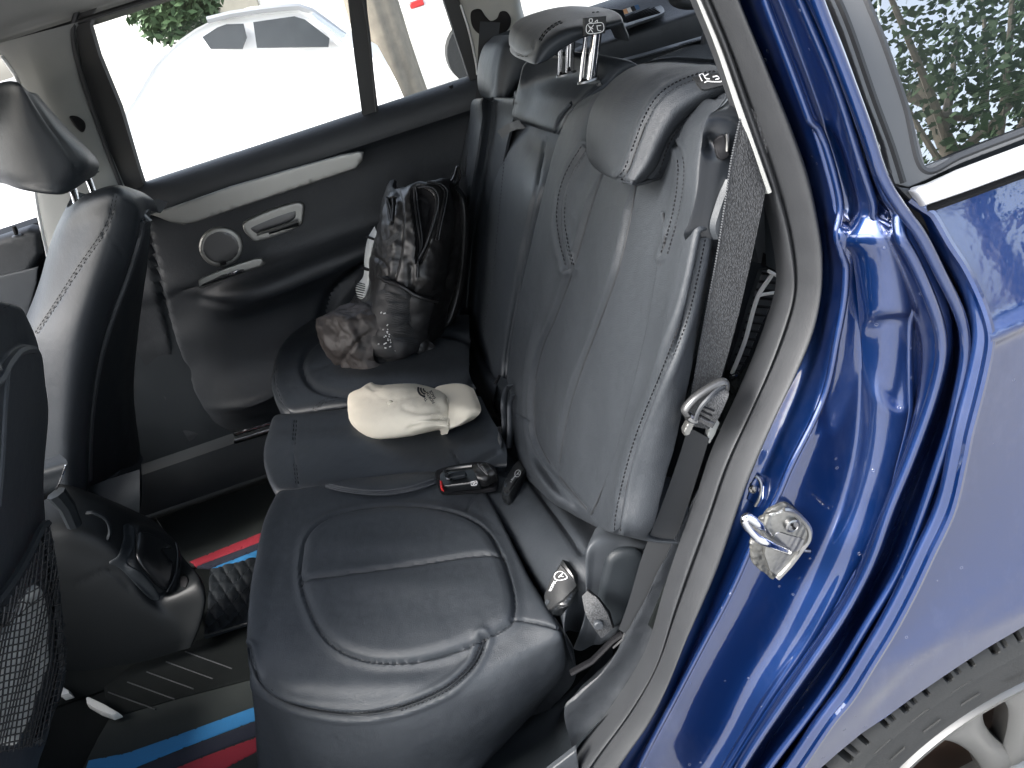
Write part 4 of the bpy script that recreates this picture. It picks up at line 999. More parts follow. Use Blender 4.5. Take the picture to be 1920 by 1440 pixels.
def far_cushion():
    rows = [pts(Zp(.36), (600, 596), (680, 590), (760, 588), (880, 590)), pts(Zp(.39), (556, 618), (650, 606), (740, 602), (880, 604)), pts(Zp(.40), (527, 650), (620, 635), (720, 630), (880, 632)),
            pts(Zp(.40), (513, 700), (610, 685), (720, 675), (880, 668)), pts(Zp(.402), (518, 738), (610, 725), (720, 712), (880, 700)), pts(Zp(.395), (535, 765), (620, 755), (720, 742), (890, 724)),
            pts(Zp(.375), (550, 783), (640, 770), (740, 757), (900, 738)), pts(Zp(.34), (555, 792), (640, 778), (740, 765), (900, 746))]
    rows = [[q[0]+np.array([.09, 0, -.24]), q[0]+np.array([0, 0, -.12]), q[0]+np.array([-.01, 0, -.03])]+list(q) for q in [resample(r, 12) for r in rows]]
    rows = [dn(rows[0], (0, .05, -.06))]+rows+[dn(rows[-1], (0, 0, -.06))]
    ins = [(640, 622), (600, 636), (576, 660), (568, 690), (578, 716), (604, 734), (660, 743), (720, 744), (800, 738), (880, 725), (880, 640), (760, 620)]
    pipe = [(514, 690), (515, 720), (524, 750), (552, 782), (600, 776), (650, 769)]
    cv = [('seam', ins+[ins[0]], 6, .008), ('bump', (650, 690), (90, 40), .012), ('seam', pipe, 2.5, .004), ('seam', [(584, 776), (592, 764), (606, 752)], 2, .002), ('seam', [(572, 698), (600, 695), (640, 680)], 3, .003)]
    S = loft(rows, 4, carve=cv, wrinkle=(.0012, 9)); m = MB(); sheet(m, S, 'leather_smooth'); stitch(m, S, pipe, off=-4); cord(m, S, pipe, .0012, 'seam', off=-.001)
    for o in (-2.5, 2.5): stitch(m, S, [(584, 776), (592, 764), (610, 752), (640, 746)], off=o)
    m.build('seat_cushion', far); return S
S_far = far_cushion()

# ---- backrests
def net_b(rows, offs, behind=.10):
    out = []
    for r, o in zip(rows, offs):
        q = [Bp(oo)(*p) for p, oo in zip(r, o)]
        out.append([q[0]-BN*behind+np.array([0, .0, 0])]+q+[q[-1]-BN*.012+np.array([0, .03, 0]), q[-1]-BN*.03+np.array([0, .14, 0])])
    return out
def near_back():
    o = [0, .026, .018, .022, .018, .040, .010]
    rows = [[(1076, 212), (1104, 192), (1140, 178), (1220, 176), (1290, 206), (1335, 212), (1372, 218)],
            [(1044, 280), (1070, 282), (1115, 295), (1190, 302), (1255, 290), (1305, 276), (1350, 270)],
            [(1008, 425), (1032, 430), (1083, 465), (1165, 470), (1243, 465), (1293, 450), (1340, 440)],
            [(972, 575), (1003, 585), (1042, 600), (1112, 612), (1205, 620), (1265, 612), (1308, 605)],
            [(953, 715), (978, 730), (1004, 745), (1080, 760), (1168, 770), (1225, 768), (1277, 765)],
            [(952, 790), (985, 835), (1018, 860), (1068, 880), (1128, 900), (1178, 905), (1243, 900)],
            [(972, 850), (1015, 905), (1060, 938), (1090, 955), (1125, 972), (1163, 985), (1222, 985)],
            [(985, 880), (1030, 935), (1075, 965), (1098, 978), (1128, 992), (1165, 1004), (1215, 1012)]]
    N_ = net_b(rows, [[-.02, -.005, -.01, -.015, -.01, .018, .0], [-.005, .018, .006, .004, .006, .034, .006]]+[o]*4+[[0, .04, .03, .02, .02, .04, .01], [0, .02, .01, 0, 0, .02, 0]])
    N_ = [[p+np.array([.10, .02, -.10]) for p in N_[0]], [p+np.array([.03, .005, -.002]) for p in N_[0]]]+N_+[[p-BN*.06+np.array([0, 0, -.01]) for p in N_[-1]]]
    L1 = [(1128, 325), (1105, 400), (1085, 470), (1070, 520), (1040, 600), (1018, 650), (1003, 720), (1003, 800), (1020, 850), (1050, 895), (1100, 955)]
    L2 = [(1192, 345), (1180, 420), (1158, 510), (1122, 610), (1088, 700), (1062, 790), (1047, 880)]
    L3 = [(1243, 400), (1247, 440), (1235, 520), (1215, 620), (1185, 740), (1155, 850), (1120, 940), (1108, 965)]
    SL = [(1095, 278), (1075, 310), (1058, 350), (1050, 400), (1055, 450), (1068, 502)]
    SR = [(1263, 268), (1275, 290), (1278, 330), (1268, 400), (1245, 480)]
    SR2 = [(1318, 440), (1302, 520), (1282, 600), (1245, 700), (1205, 800), (1180, 880), (1162, 960), (1158, 1004)]
    roll = [(958, 770), (975, 780), (997, 790)]
    roll2 = [(952, 800), (985, 862), (1030, 915), (1070, 952), (1110, 985), (1130, 992)]
    cv = [('seam', L1, 3.0, .004), ('step', L1, 24, .009, 1), ('step', L2, 26, .009, 1), ('seam', L2, 2.8, .003), ('step', L3, 26, .007, -1), ('seam', L3, 2.8, .0035), ('bump', (1110, 620), (26, 220), -.003),
          ('dseam', SL, 4.2, .005), ('dseam', SR, 3.6, .004), ('dseam', SR2, 4.4, .006),
          ('seam', [(985, 880), (1030, 935), (1070, 962)], 3, .002), ('seam', roll, 2.5, .003),
          ('bump', (1030, 480), (22, 120), .003), ('bump', (990, 640), (16, 90), .003), ('bump', (1252, 640), (24, 180), .003)]
    S = loft(N_, 2.5, carve=cv, wrinkle=(.0010, 9)); m = MB(); sheet(m, S, 'leather')
    for ln in (SL, SR2, SR):
        for off in (-6, 6): stitch(m, S, ln, off=off)
        cord(m, S, ln, .0011, 'seam', off=-.003); 
    for ln in (SL,): 
        for off in (-9,): stitch(m, S, ln, off=off)
    for ln in (L1, L3, L2): cord(m, S, ln, .0012, 'seam', off=-.0004)
    m.build('backrest', near); return S
S_nb = near_back()
def mid_back():
    rows = [[(975, 150), (1010, 140), (1060, 140), (1120, 150)], [(950, 240), (985, 245), (1020, 256), (1062, 262)], [(925, 340), (960, 345), (1000, 350), (1040, 345)],
            [(905, 450), (935, 455), (978, 460), (1012, 455)], [(893, 560), (920, 565), (955, 570), (985, 560)], [(886, 640), (910, 660), (938, 675), (965, 665)], [(880, 690), (910, 715), (938, 730), (960, 730)]]
    o = [-.01, .012, .014, -.012]
    N_ = net_b(rows, [[-.05]*4, [-.03, -.022, -.022, -.03]]+[o]*5, .08); N_ = N_+[[p-BN*.03 for p in N_[-1]]]
    Lc = [(1022, 262), (1004, 360), (985, 460), (968, 560), (950, 660), (946, 720)]
    st = [(948, 300), (940, 380), (927, 510), (917, 570), (908, 625)]
    S = loft(N_, 4, carve=[('seam', Lc, 3, .004), ('seam', st, 2, .0015), ('bump', (965, 450), (30, 200), .004)], wrinkle=(.0008, 9)); m = MB(); sheet(m, S, 'leather_smooth'); stitch(m, S, st, off=2, L=3, gap=4, r=.0005); cord(m, S, Lc, .001, 'seam', off=-.002)
    m.build('backrest', mid)
    # padded cap under the raised headrest
    R_ = [[(985, 118), (1010, 108), (1060, 104), (1120, 112), (1165, 124)], [(972, 160), (1005, 150), (1060, 145), (1105, 150), (1135, 152)], [(964, 195), (1000, 190), (1040, 190), (1072, 192), (1088, 190)], [(962, 222), (990, 232), (1018, 240), (1042, 246), (1052, 240)]]
    ys = [[.63, .59, .53, .45, .385], [.69, .63, .54, .45, .385], [.70, .62, .52, .43, .38], [.71, .63, .53, .44, .395]]
    q = [[Yp(yy)(*p) for p, yy in zip(r, y_)] for r, y_ in zip(R_, ys)]
    q = [[p+np.array([.08, .0, -.10]) for p in q[0]], [p+np.array([.03, 0, -.01]) for p in q[0]]]+q+[[p-BN*.03+np.array([.005, 0, -.006]) for p in q[-1]], [p-BN*.07 for p in q[-1]]]
    q = [[r[0]+np.array([.05, .03, 0])]+r+[r[-1]+np.array([.015, .01, -.03]), r[-1]+np.array([.03, .03, -.10])] for r in q]
    S2 = loft(q, 4, carve=[('seam', [(965, 195), (962, 215), (972, 230), (1040, 250), (1046, 240), (1062, 208), (1090, 182), (1120, 160)], 2.5, .003)]); m = MB(); sheet(m, S2, 'leather_smooth')
    cord(m, S2, [(1042, 246), (1050, 222), (1070, 198), (1100, 174), (1128, 158)], .0035, 'leather_smooth', off=.002); m.build('backrest_pad', mid)
    m = MB(); P = [Bp(.02)(*p) for p in ((958, 232), (1000, 250), (1040, 262), (1052, 262))]; m.tube(P, [.006, .010, .008], 'black'); m.build('gap_shadow_strip', mid) if False else None
    m = MB(); rows = [pts(Bp(.04), (972, 225), (985, 240)), pts(Bp(.045), (952, 232), (960, 246)), pts(Bp(.03), (932, 246), (943, 260))]; sheet(m, loft(rows, 3), 'webbing_strap'); m.build('pull_tab', mid)
    return S2
S_mb = mid_back()
def far_back():
    rows = [[(893, 186), (904, 184), (928, 182), (968, 184)], [(880, 232), (896, 228), (925, 222), (962, 222)], [(862, 300), (885, 295), (915, 290), (948, 280)], [(855, 390), (872, 385), (898, 380), (930, 370)],
            [(848, 480), (865, 478), (885, 475), (912, 465)], [(842, 570), (858, 575), (876, 580), (898, 575)], [(838, 640), (855, 655), (872, 668), (890, 660)], [(838, 690), (855, 700), (872, 712), (888, 710)]]
    o = [0, .04, .01, .0]
    N_ = net_b(rows, [o]*8, .08); N_ = [[p+np.array([.06, 0, -.06]) for p in N_[0]]]+N_
    L = [(925, 190), (912, 290), (893, 400), (878, 500), (866, 600), (862, 680)]
    S = loft(N_, 4, carve=[('seam', L, 3, .004), ('seam', [(905, 190), (888, 280), (882, 310)], 2, .002)], wrinkle=(.001, 9)); m = MB(); sheet(m, S, 'leather_smooth'); cord(m, S, L, .001, 'seam', off=-.002)
    m.build('backrest', far)
far_back()

# ---- headrests
def wrap(rs, n=14, start=(.05, .02, -.02), end=(.06, .03, -.02), first=(.03, .0, -.03), last=(.05, .02, .01)):
    Q = [resample(r, n) for r in rs]
    Q = [[q[0]+np.array(start), q[0]+np.array(start)*.3]+list(q)+[q[-1]+np.array(end)*.3, q[-1]+np.array(end)] for q in Q]
    return [dn(Q[0], first), dn(Q[0], np.array(first)*.3)]+Q+[dn(Q[-1], np.array(last)*.35), dn(Q[-1], last)]
def near_headrest():
    r0 = pts(Yp(.155), (1335, 121), (1240, 116), (1172, 134), (1122, 182), (1100, 240), (1103, 300), (1116, 314))
    r1 = pts(Yp(.035), (1342, 124), (1262, 126), (1196, 150), (1150, 200), (1128, 262), (1128, 315), (1136, 328))
    r2 = pts(Yp(-.045), (1352, 131), (1290, 142), (1228, 172), (1190, 222), (1170, 280), (1152, 330), (1156, 337))
    r3 = pts(Yp(-.080), (1360, 142), (1302, 153), (1250, 182), (1218, 228), (1196, 285), (1172, 336), (1172, 343))
    r4 = pts(Yp(-.095), (1368, 158), (1315, 178), (1268, 212), (1238, 258), (1214, 308), (1188, 342), (1186, 347))
    r5 = pts(Yp(-.080), (1371, 178), (1330, 200), (1288, 230), (1258, 268), (1236, 318), (1206, 346), (1200, 348))
    W_ = wrap([r0, r1, r2, r3, r4, r5], 16, start=(.04, .01, -.05), end=(.05, .03, -.012), first=(.07, .02, 0), last=(.06, .03, -.01))
    seam = [(1358, 137), (1300, 147), (1246, 175), (1216, 215), (1194, 270), (1176, 318), (1160, 336)]
    low = [(1372, 172), (1335, 192), (1290, 222), (1258, 262), (1236, 312), (1212, 340)]
    S = loft(W_, 3.2, carve=[('dseam', seam, 3.4, .004), ('seam', [(1104, 306), (1130, 330), (1160, 337), (1190, 342)], 2.5, .003), ('seam', low, 2.2, .0025)], wrinkle=(.0008, 12)); m = MB(); sheet(m, S, 'leather')
    cord(m, S, seam, .0010, 'seam', off=-.002)
    for off in (-5, 5): stitch(m, S, seam, off=off, r=.0008)
    stitch(m, S, [(1235, 325)]+low[::-1][2:], off=0); h = m.build('headrest', near)
    m = MB(); patch(m, S, [(1299, 151), (1352, 142), (1371, 147), (1369, 156), (1320, 170), (1315, 169)], .003, 0, 'rubber_dark', smooth=False, step=4)
    line_icon(m, S, [[(1320, 160), (1326, 157), (1334, 158), (1350, 157), (1357, 152), (1355, 148)], [(1316, 157), (1312, 148), (1318, 146), (1322, 152), (1330, 153)], [(1320, 150), (1328, 146)], [(1335, 150), (1345, 149), (1348, 152), (1340, 154)]], 1.6, 'print_white', h=.004)
    lb = m.build('label_tag', h)
    m = MB(); f = Yp(-.0); m.tube(pts(Yp(-.06), (1306, 222), (1322, 212), (1342, 206)), [.006, .008, .006], 'chrome', n=12); m.tube(pts(Yp(-.05), (1300, 226), (1320, 222), (1336, 216)), .006, 'black'); m.build('headrest_post', near)
near_headrest()
def mid_headrest():
    r0 = pts(Yp(.68), (1125, 14), (1060, 12), (1000, 25), (966, 42), (954, 68), (957, 96))
    r1 = pts(Yp(.58), (1145, 18), (1075, 22), (1012, 36), (978, 56), (966, 82), (966, 106))
    r2 = pts(Yp(.47), (1160, 26), (1100, 36), (1045, 45), (1005, 66), (988, 92), (984, 114))
    r3 = pts(Yp(.385), (1166, 36), (1118, 46), (1064, 55), (1026, 76), (1008, 100), (1000, 120))
    r4 = pts(Yp(.38), (1165, 48), (1128, 60), (1085, 74), (1050, 94), (1028, 112), (1012, 120))
    W_ = wrap([r0, r1, r2, r3, r4], 16, start=(.015, .03, -.03), end=(.02, .04, -.005), first=(.05, .03, -.02), last=(.0, .07, -.0))
    S = loft(W_, 3.0, carve=[('seam', [(955, 84), (966, 98), (986, 103), (1000, 92), (1003, 78)], 2.2, .003), ('seam', [(1013, 76), (1024, 60), (1042, 46), (1056, 40)], 2, .003)]); m = MB(); sheet(m, S, 'leather_smooth')
    for o in (-2, 2): stitch(m, S, [(1013, 76), (1024, 60), (1042, 46), (1056, 40)], off=o, r=.0006); 
    stitch(m, S, [(955, 84), (966, 98), (986, 103), (1000, 92), (1003, 78)], off=3, r=.0006); stitch(m, S, [(1110, 24), (1140, 22), (1156, 24)]); stitch(m, S, [(1140, 44), (1162, 42)])
    h = m.build('headrest', mid)
    Sf = Flat(Yp(.365), (0, -1, 0)); m = MB(); patch(m, Sf, [(1094, 34), (1136, 30), (1134, 62), (1094, 68)], .004, 1.5, 'rubber_dark', smooth=False, step=4)
    line_icon(m, Sf, [smooth_line([(1100, 45), (1112, 43), (1126, 42), (1130, 49), (1128, 58), (1114, 62), (1100, 62), (1097, 54)], 3, True).tolist()+[(1100, 45)], [(1101, 47), (1110, 61)], [(1111, 46), (1101, 60)], [(1104, 50), (1110, 54)], [(1117, 47), (1119, 56), (1125, 57)], [(1118, 48), (1125, 47)], [(1103, 35), (1108, 35), (1108, 41), (1103, 41), (1103, 35)], [(1113, 41), (1118, 37), (1118, 41)]], 1.3, 'print_white', h=.006)
    m.build('label_tag', h)
    for a, b, y in (((1070, 80), (1068, 136), .55), ((1118, 66), (1109, 148), .40)):
        m = MB(); B = Yp(.49 if y > .5 else .41)(*b); A = Yp(B[1]-.01)(*a); m.tube([A-(B-A)*.15, B], .0085 if y < .5 else .0075, 'chrome', n=14); off = np.array([-.016, .006, 0]); m.tube([A+off-(B-A)*.1, B+off], .0035, 'chrome', n=10)
        if y > .5: m.tube([B+(A-B)*.14+np.array([-.004, -.008, 0]), B+(A-B)*.14+np.array([-.004, -.011, 0])], .003, 'black')
        T_ = Flat(Zp(B[2]-.004), (0, 0, 1)); a_ = np.linspace(0, 2*math.pi, 24, endpoint=False); G = np.array([[B+np.array([-.006+r_*math.cos(t)*1.6, r_*math.sin(t), z]) for t in a_] for r_, z in ((.0085, .001), (.0105, .0015), (.0115, -.0015))]); m.grid(G, 'satin_metal', close_v=True)
        m.add(G[0], [tuple(range(24))], 'black'); m.build('headrest_post', mid)
mid_headrest()
def far_headrest():
    r0 = pts(Yp(1.13), (926, 68), (906, 88), (896, 125), (896, 165), (904, 182))
    r1 = pts(Yp(1.07), (938, 66), (916, 88), (905, 128), (905, 168), (912, 184))
    r2 = pts(Yp(.99), (958, 66), (937, 90), (927, 130), (922, 170), (922, 187))
    r3 = pts(Yp(.96), (985, 70), (965, 98), (950, 132), (940, 168), (936, 188)); r4 = pts(Yp(.955), (1015, 85), (995, 112), (975, 138), (960, 165), (950, 186))
    W_ = wrap([r0, r1, r2, r3, r4], 12, start=(.05, 0, -.03), end=(.04, .02, .0), first=(.05, .02, 0), last=(.05, .03, 0))
    S = loft(W_, 3.4, carve=[('seam', [(936, 92), (928, 130), (924, 165), (916, 180), (900, 174)], 2, .002)]); m = MB(); sheet(m, S, 'leather_smooth'); m.build('headrest', far)
    m = MB(); m.tube(pts(Yp(.9), (1008, 124), (1022, 118)), .006, 'chrome'); m.build('headrest_post', far)
far_headrest()

# ---- cover between cushion and backrest with the child-seat anchor flaps
def seat_bite():
    L = pts(Zp(.392), (884, 838), (905, 918), (960, 1006), (1010, 1088), (1048, 1150), (1060, 1200)); Rr = pts(Bp(.012), (938, 800), (972, 858), (1040, 945), (1098, 1030), (1108, 1100), (1085, 1185))
    M = [(a*.5+b*.5) + np.array([-.004, 0, .012]) for a, b in zip(L, Rr)]
    A = resample([p for p in L], 14); B = resample(M, 14); C_ = resample(Rr, 14)
    rows = [dn(A, (.0, 0, -.05)), A, B, C_, dn(C_, (.04, 0, -.02))]
    S = loft([list(r) for r in rows], 4, carve=[('bump', (1030, 1010), (60, 80), .004), ('seam', [(955, 832), (1000, 905), (1045, 970), (1090, 1035)], 7, .006)]); m = MB(); sheet(m, S, 'leather'); c = m.build('seat_bite_cover', near)
    for i, (P, dx, dy) in enumerate((([(970, 867), (973, 866), (986, 893), (984, 901), (962, 942), (954, 948), (946, 944), (944, 932), (946, 918), (960, 886)], 0, 0), ([(1062, 1055), (1066, 1054), (1083, 1078), (1083, 1090), (1064, 1138), (1054, 1154), (1044, 1156), (1036, 1138), (1034, 1118), (1046, 1085)], 0, 0))):
        c0 = np.mean(P, 0); m = MB(); patch(m, S, P, .014, 2.5, 'plastic_gloss', smooth=False, step=3)
        P2 = [tuple(c0+(np.array(p)-c0)*.80) for p in P]; patch(m, S, P2, .0165, 2, 'rubber_dark', smooth=False, step=3)
        fl = m.build('anchor_flap', c); m = MB()
        t = np.array([972, 906]) if i == 0 else np.array([1061, 1087]); r = 6.5 if i == 0 else 8.5
        a = np.linspace(0, 2*math.pi, 17); line_icon(m, S, [[(t[0]+.75*r*math.cos(q)*1.0, t[1]+r*math.sin(q)) for q in a], [(t[0]-1.5, t[1]+3), (t[0]+.5, t[1]-1), (t[0]+2.5, t[1]-4)], [(t[0]-1, t[1]), (t[0]+3, t[1]+2)]], 1.1, 'print_white', h=.0178)
        if i == 0: text_on(m, S, 'i-Size', (964, 922), (969, 911), 'print_white', 3.6, h=.0178)
        else: text_on(m, S, 'ISOFIX', (1052, 1112), (1058, 1096), 'print_white', 4.2, h=.0178)
        a_ = c0+np.array([-11, 14]) if i == 0 else c0+np.array([-12, 22]); patch(m, S, [tuple(a_+v) for v in ((-4, 4), (-1, -7), (6, -1), (3, 8))], .0172, 1, 'plastic_grey', smooth=False, step=3); m.build('flap_marking', fl, smooth=False)
    return S
S_bite = seat_bite()
def mid_bite():
    # rear fold of the middle seat and of the far seat, plastic folds between the backrests
    m = MB(); f = Bp(.0)
    rows = [pts(Bp(.0), (886, 628), (898, 640), (920, 680), (938, 702)), pts(Bp(.03), (880, 650), (888, 668), (905, 700), (930, 728)), pts(Bp(.02), (878, 680), (890, 705), (906, 735), (926, 760)), pts(Bp(0), (880, 720), (900, 745), (918, 775), (936, 785))]
    S = loft(rows, 3.5); sheet(m, S, 'leather_smooth'); m.build('seat_bite_cover', mid)
    m = MB(); rows = [pts(Bp(.015), (940, 706), (956, 716), (962, 735)), pts(Bp(.025), (932, 722), (946, 735), (958, 750)), pts(Bp(.02), (926, 745), (940, 765), (956, 775)), pts(Bp(.01), (930, 770), (942, 790), (955, 800))]
    S2 = loft(rows, 3.5); sheet(m, S2, 'plastic'); 
    cord(m, S2, [(938, 706), (928, 726), (924, 752), (932, 775)], .0035, 'black', off=.002); m.build('hinge_cover', mid)
    m = MB()
    for a, r in (([(956, 722), (948, 735), (944, 760), (946, 800), (942, 840)], .006), ([(962, 740), (956, 760), (956, 800), (954, 840)], .005)):
        P = [Bp(.035)(*p) for p in a]; m.tube(cr(P, np.linspace(0, len(P)-1, 20)), r, 'plastic_grey', flat=.5)
    m.build('belt_cable', mid)
    m = MB(); m.tube(pts(Bp(.03), (876, 682), (872, 700), (868, 712)), .007, 'plastic_gloss'); P = pts(Bp(.045), (868, 690), (874, 686), (876, 698), (870, 702)); m.add(P, [(0, 1, 2, 3)], 'white_plastic'); m.build('far_buckle', far) if False else m.build('belt_buckle', far)
    m = MB(); rows = [pts(Bp(.03), (886, 842), (880, 850)), pts(Bp(.04), (908, 842), (903, 850)), pts(Bp(.05), (928, 806), (921, 812))]
    # black loop strap behind the buckle
    r2 = [pts(Bp(.05), (934, 803), (925, 806)), pts(Bp(.06), (940, 825), (930, 828)), pts(Bp(.055), (938, 848), (928, 850)), pts(Bp(.05), (928, 856), (922, 852))]
    S3 = loft(r2, 3); sheet(m, S3, 'webbing_strap'); cord(m, S3, [(934, 804), (941, 826), (938, 848), (930, 857)], .0018, 'plastic_grey', off=.001)
    S4 = loft([pts(Bp(.045), (912, 818), (932, 806)), pts(Bp(.05), (918, 835), (934, 822)), pts(Bp(.05), (924, 852), (936, 846))], 3); sheet(m, S4, 'nylon'); m.build('pull_strap', mid)
    # buckle
    Z = Zp(.42); bk = MB()
    Sb = Flat(Zp(.435), (0, -.3, 1))
    well = [(817, 888), (828, 880), (860, 872), (905, 868), (930, 880), (934, 905), (925, 918), (880, 922), (835, 925), (822, 915)]
    patch(bk, Flat(Zp(.412), (0, 0, 1)), well, .003, 2, 'black', step=4)
    a, c = Zp(.43)(826, 911), Zp(.43)(902, 901); a2, c2 = Zp(.43)(829, 899), Zp(.43)(898, 886)
    P = []; patch(bk, Flat(Zp(.425), (0, -.5, 1)), [(826, 896), (832, 890), (895, 883), (905, 888), (908, 908), (900, 914), (832, 922), (826, 915)], .016, 4, 'plastic_gloss', smooth=False, step=3)
    b = bk.build('belt_buckle', near)
    m = MB(); patch(m, Flat(Zp(.437), (0, -.4, 1)), [(825, 904), (830, 903), (832, 920), (827, 918)], .008, 1.5, 'red_plastic', smooth=False, step=3); m.build('release_button', b)
    m = MB(); P = pts(Zp(.455), (838, 892), (834, 884), (842, 880), (868, 876), (886, 874)); m.tube(P, .0035, 'plastic_gloss'); P = pts(Zp(.45), (836, 889), (840, 898), (846, 899)); m.tube(P, .003, 'plastic_gloss'); patch(m, Flat(Zp(.447), (0, -.3, 1)), [(842, 890), (870, 884), (872, 892), (846, 897)], .003, 1.5, 'plastic', step=3); m.build('tongue_guide', b)
    m = MB(); Sk = Flat(Zp(.4445), (0, -.4, 1)); line_icon(m, Sk, [[(884, 905), (894, 904), (894, 911), (885, 912), (884, 905)], [(886, 907), (893, 910)], [(892, 906), (887, 911)]], 1.0, 'print_white', h=.003); m.build('icon', b, smooth=False)
    m = MB(); rows = [pts(Zp(.44), (884, 872), (900, 870), (912, 868)), pts(Zp(.455), (890, 888), (906, 882), (920, 876)), pts(Zp(.445), (900, 904), (912, 902), (930, 890)), pts(Zp(.41), (905, 915), (918, 913), (932, 905))]
    S5 = loft(rows, 2.5, wrinkle=(.003, 45)); sheet(m, S5, 'nylon')
    for k in range(11):
        m.tube(pts(Zp(.463), (896+k*1.3, 870+k*1.5), (900+k*1.2, 877+k*1.2), (906+k*.9, 874+k*1.6)), .0012, 'webbing_strap', n=5)
    m.build('buckle_strap', b)
mid_bite()
def outer_hinge():
    m = MB(); f = Yp
    rows = [pts(Yp(-.10), (1116, 992), (1145, 976), (1195, 985), (1232, 1000)), pts(Yp(-.135), (1100, 1030), (1122, 1012), (1165, 1012), (1214, 1022)), pts(Yp(-.14), (1098, 1075), (1115, 1060), (1140, 1060), (1205, 1070)), pts(Yp(-.14), (1098, 1115), (1110, 1110), (1130, 1110), (1190, 1120)), pts(Yp(-.13), (1095, 1160), (1105, 1165), (1125, 1170), (1160, 1185)), pts(Yp(-.12), (1075, 1215), (1090, 1220), (1110, 1210), (1135, 1200))]
    rows = [[r[0]+np.array([.01, .02, -.02])]+r+[r[-1]+np.array([.02, .06, 0])] for r in rows]
    S = loft(rows, 4); sheet(m, S, 'plastic_grey'); h = m.build('hinge_cover', near)
    m = MB(); patch(m, S, [(1140, 1040), (1160, 1026), (1190, 1026), (1206, 1040), (1206, 1062), (1196, 1110), (1175, 1150), (1150, 1170), (1120, 1150), (1124, 1100), (1132, 1060)], .010, 12, 'plastic', step=5); m.build('hinge_face', h)
    m = MB(); rows = [pts(Yp(-.17), (1112, 1100), (1100, 1122), (1095, 1130)), pts(Yp(-.18), (1128, 1125), (1118, 1142), (1108, 1155)), pts(Yp(-.19), (1142, 1150), (1134, 1168), (1122, 1180)), pts(Yp(-.19), (1150, 1172), (1145, 1186), (1136, 1197))]
    rows = [pts(Yp(-.16), (1101, 1108), (1091, 1118)), pts(Yp(-.175), (1120, 1122), (1098, 1150)), pts(Yp(-.18), (1138, 1150), (1112, 1176)), pts(Yp(-.18), (1149, 1178), (1128, 1197))]
    S2 = loft(rows, 3); sheet(m, S2, 'webbing_strap'); P = pts(Yp(-.17), (1102, 1106), (1122, 1122), (1142, 1148), (1150, 1176)); m.tube(P, .0015, 'black'); s = m.build('pull_strap', near)
    m = MB(); c, n = S2.at([(1121, 1168)]); c = c[0]+n[0]*.003; n = n[0]; u = np.cross(n, [0, 0, 1]); u /= np.linalg.norm(u); w = np.cross(n, u); a = np.linspace(0, 2*math.pi, 28, endpoint=False)
    G = np.array([[c+r*(math.cos(t)*u+math.sin(t)*w)+n*hh for t in a] for r, hh in ((.0005, .0035), (.005, .0035), (.0065, .002), (.0066, -.002))]); m.grid(G, 'plastic_grey', close_v=True); m.build('snap_button', s)
outer_hinge()

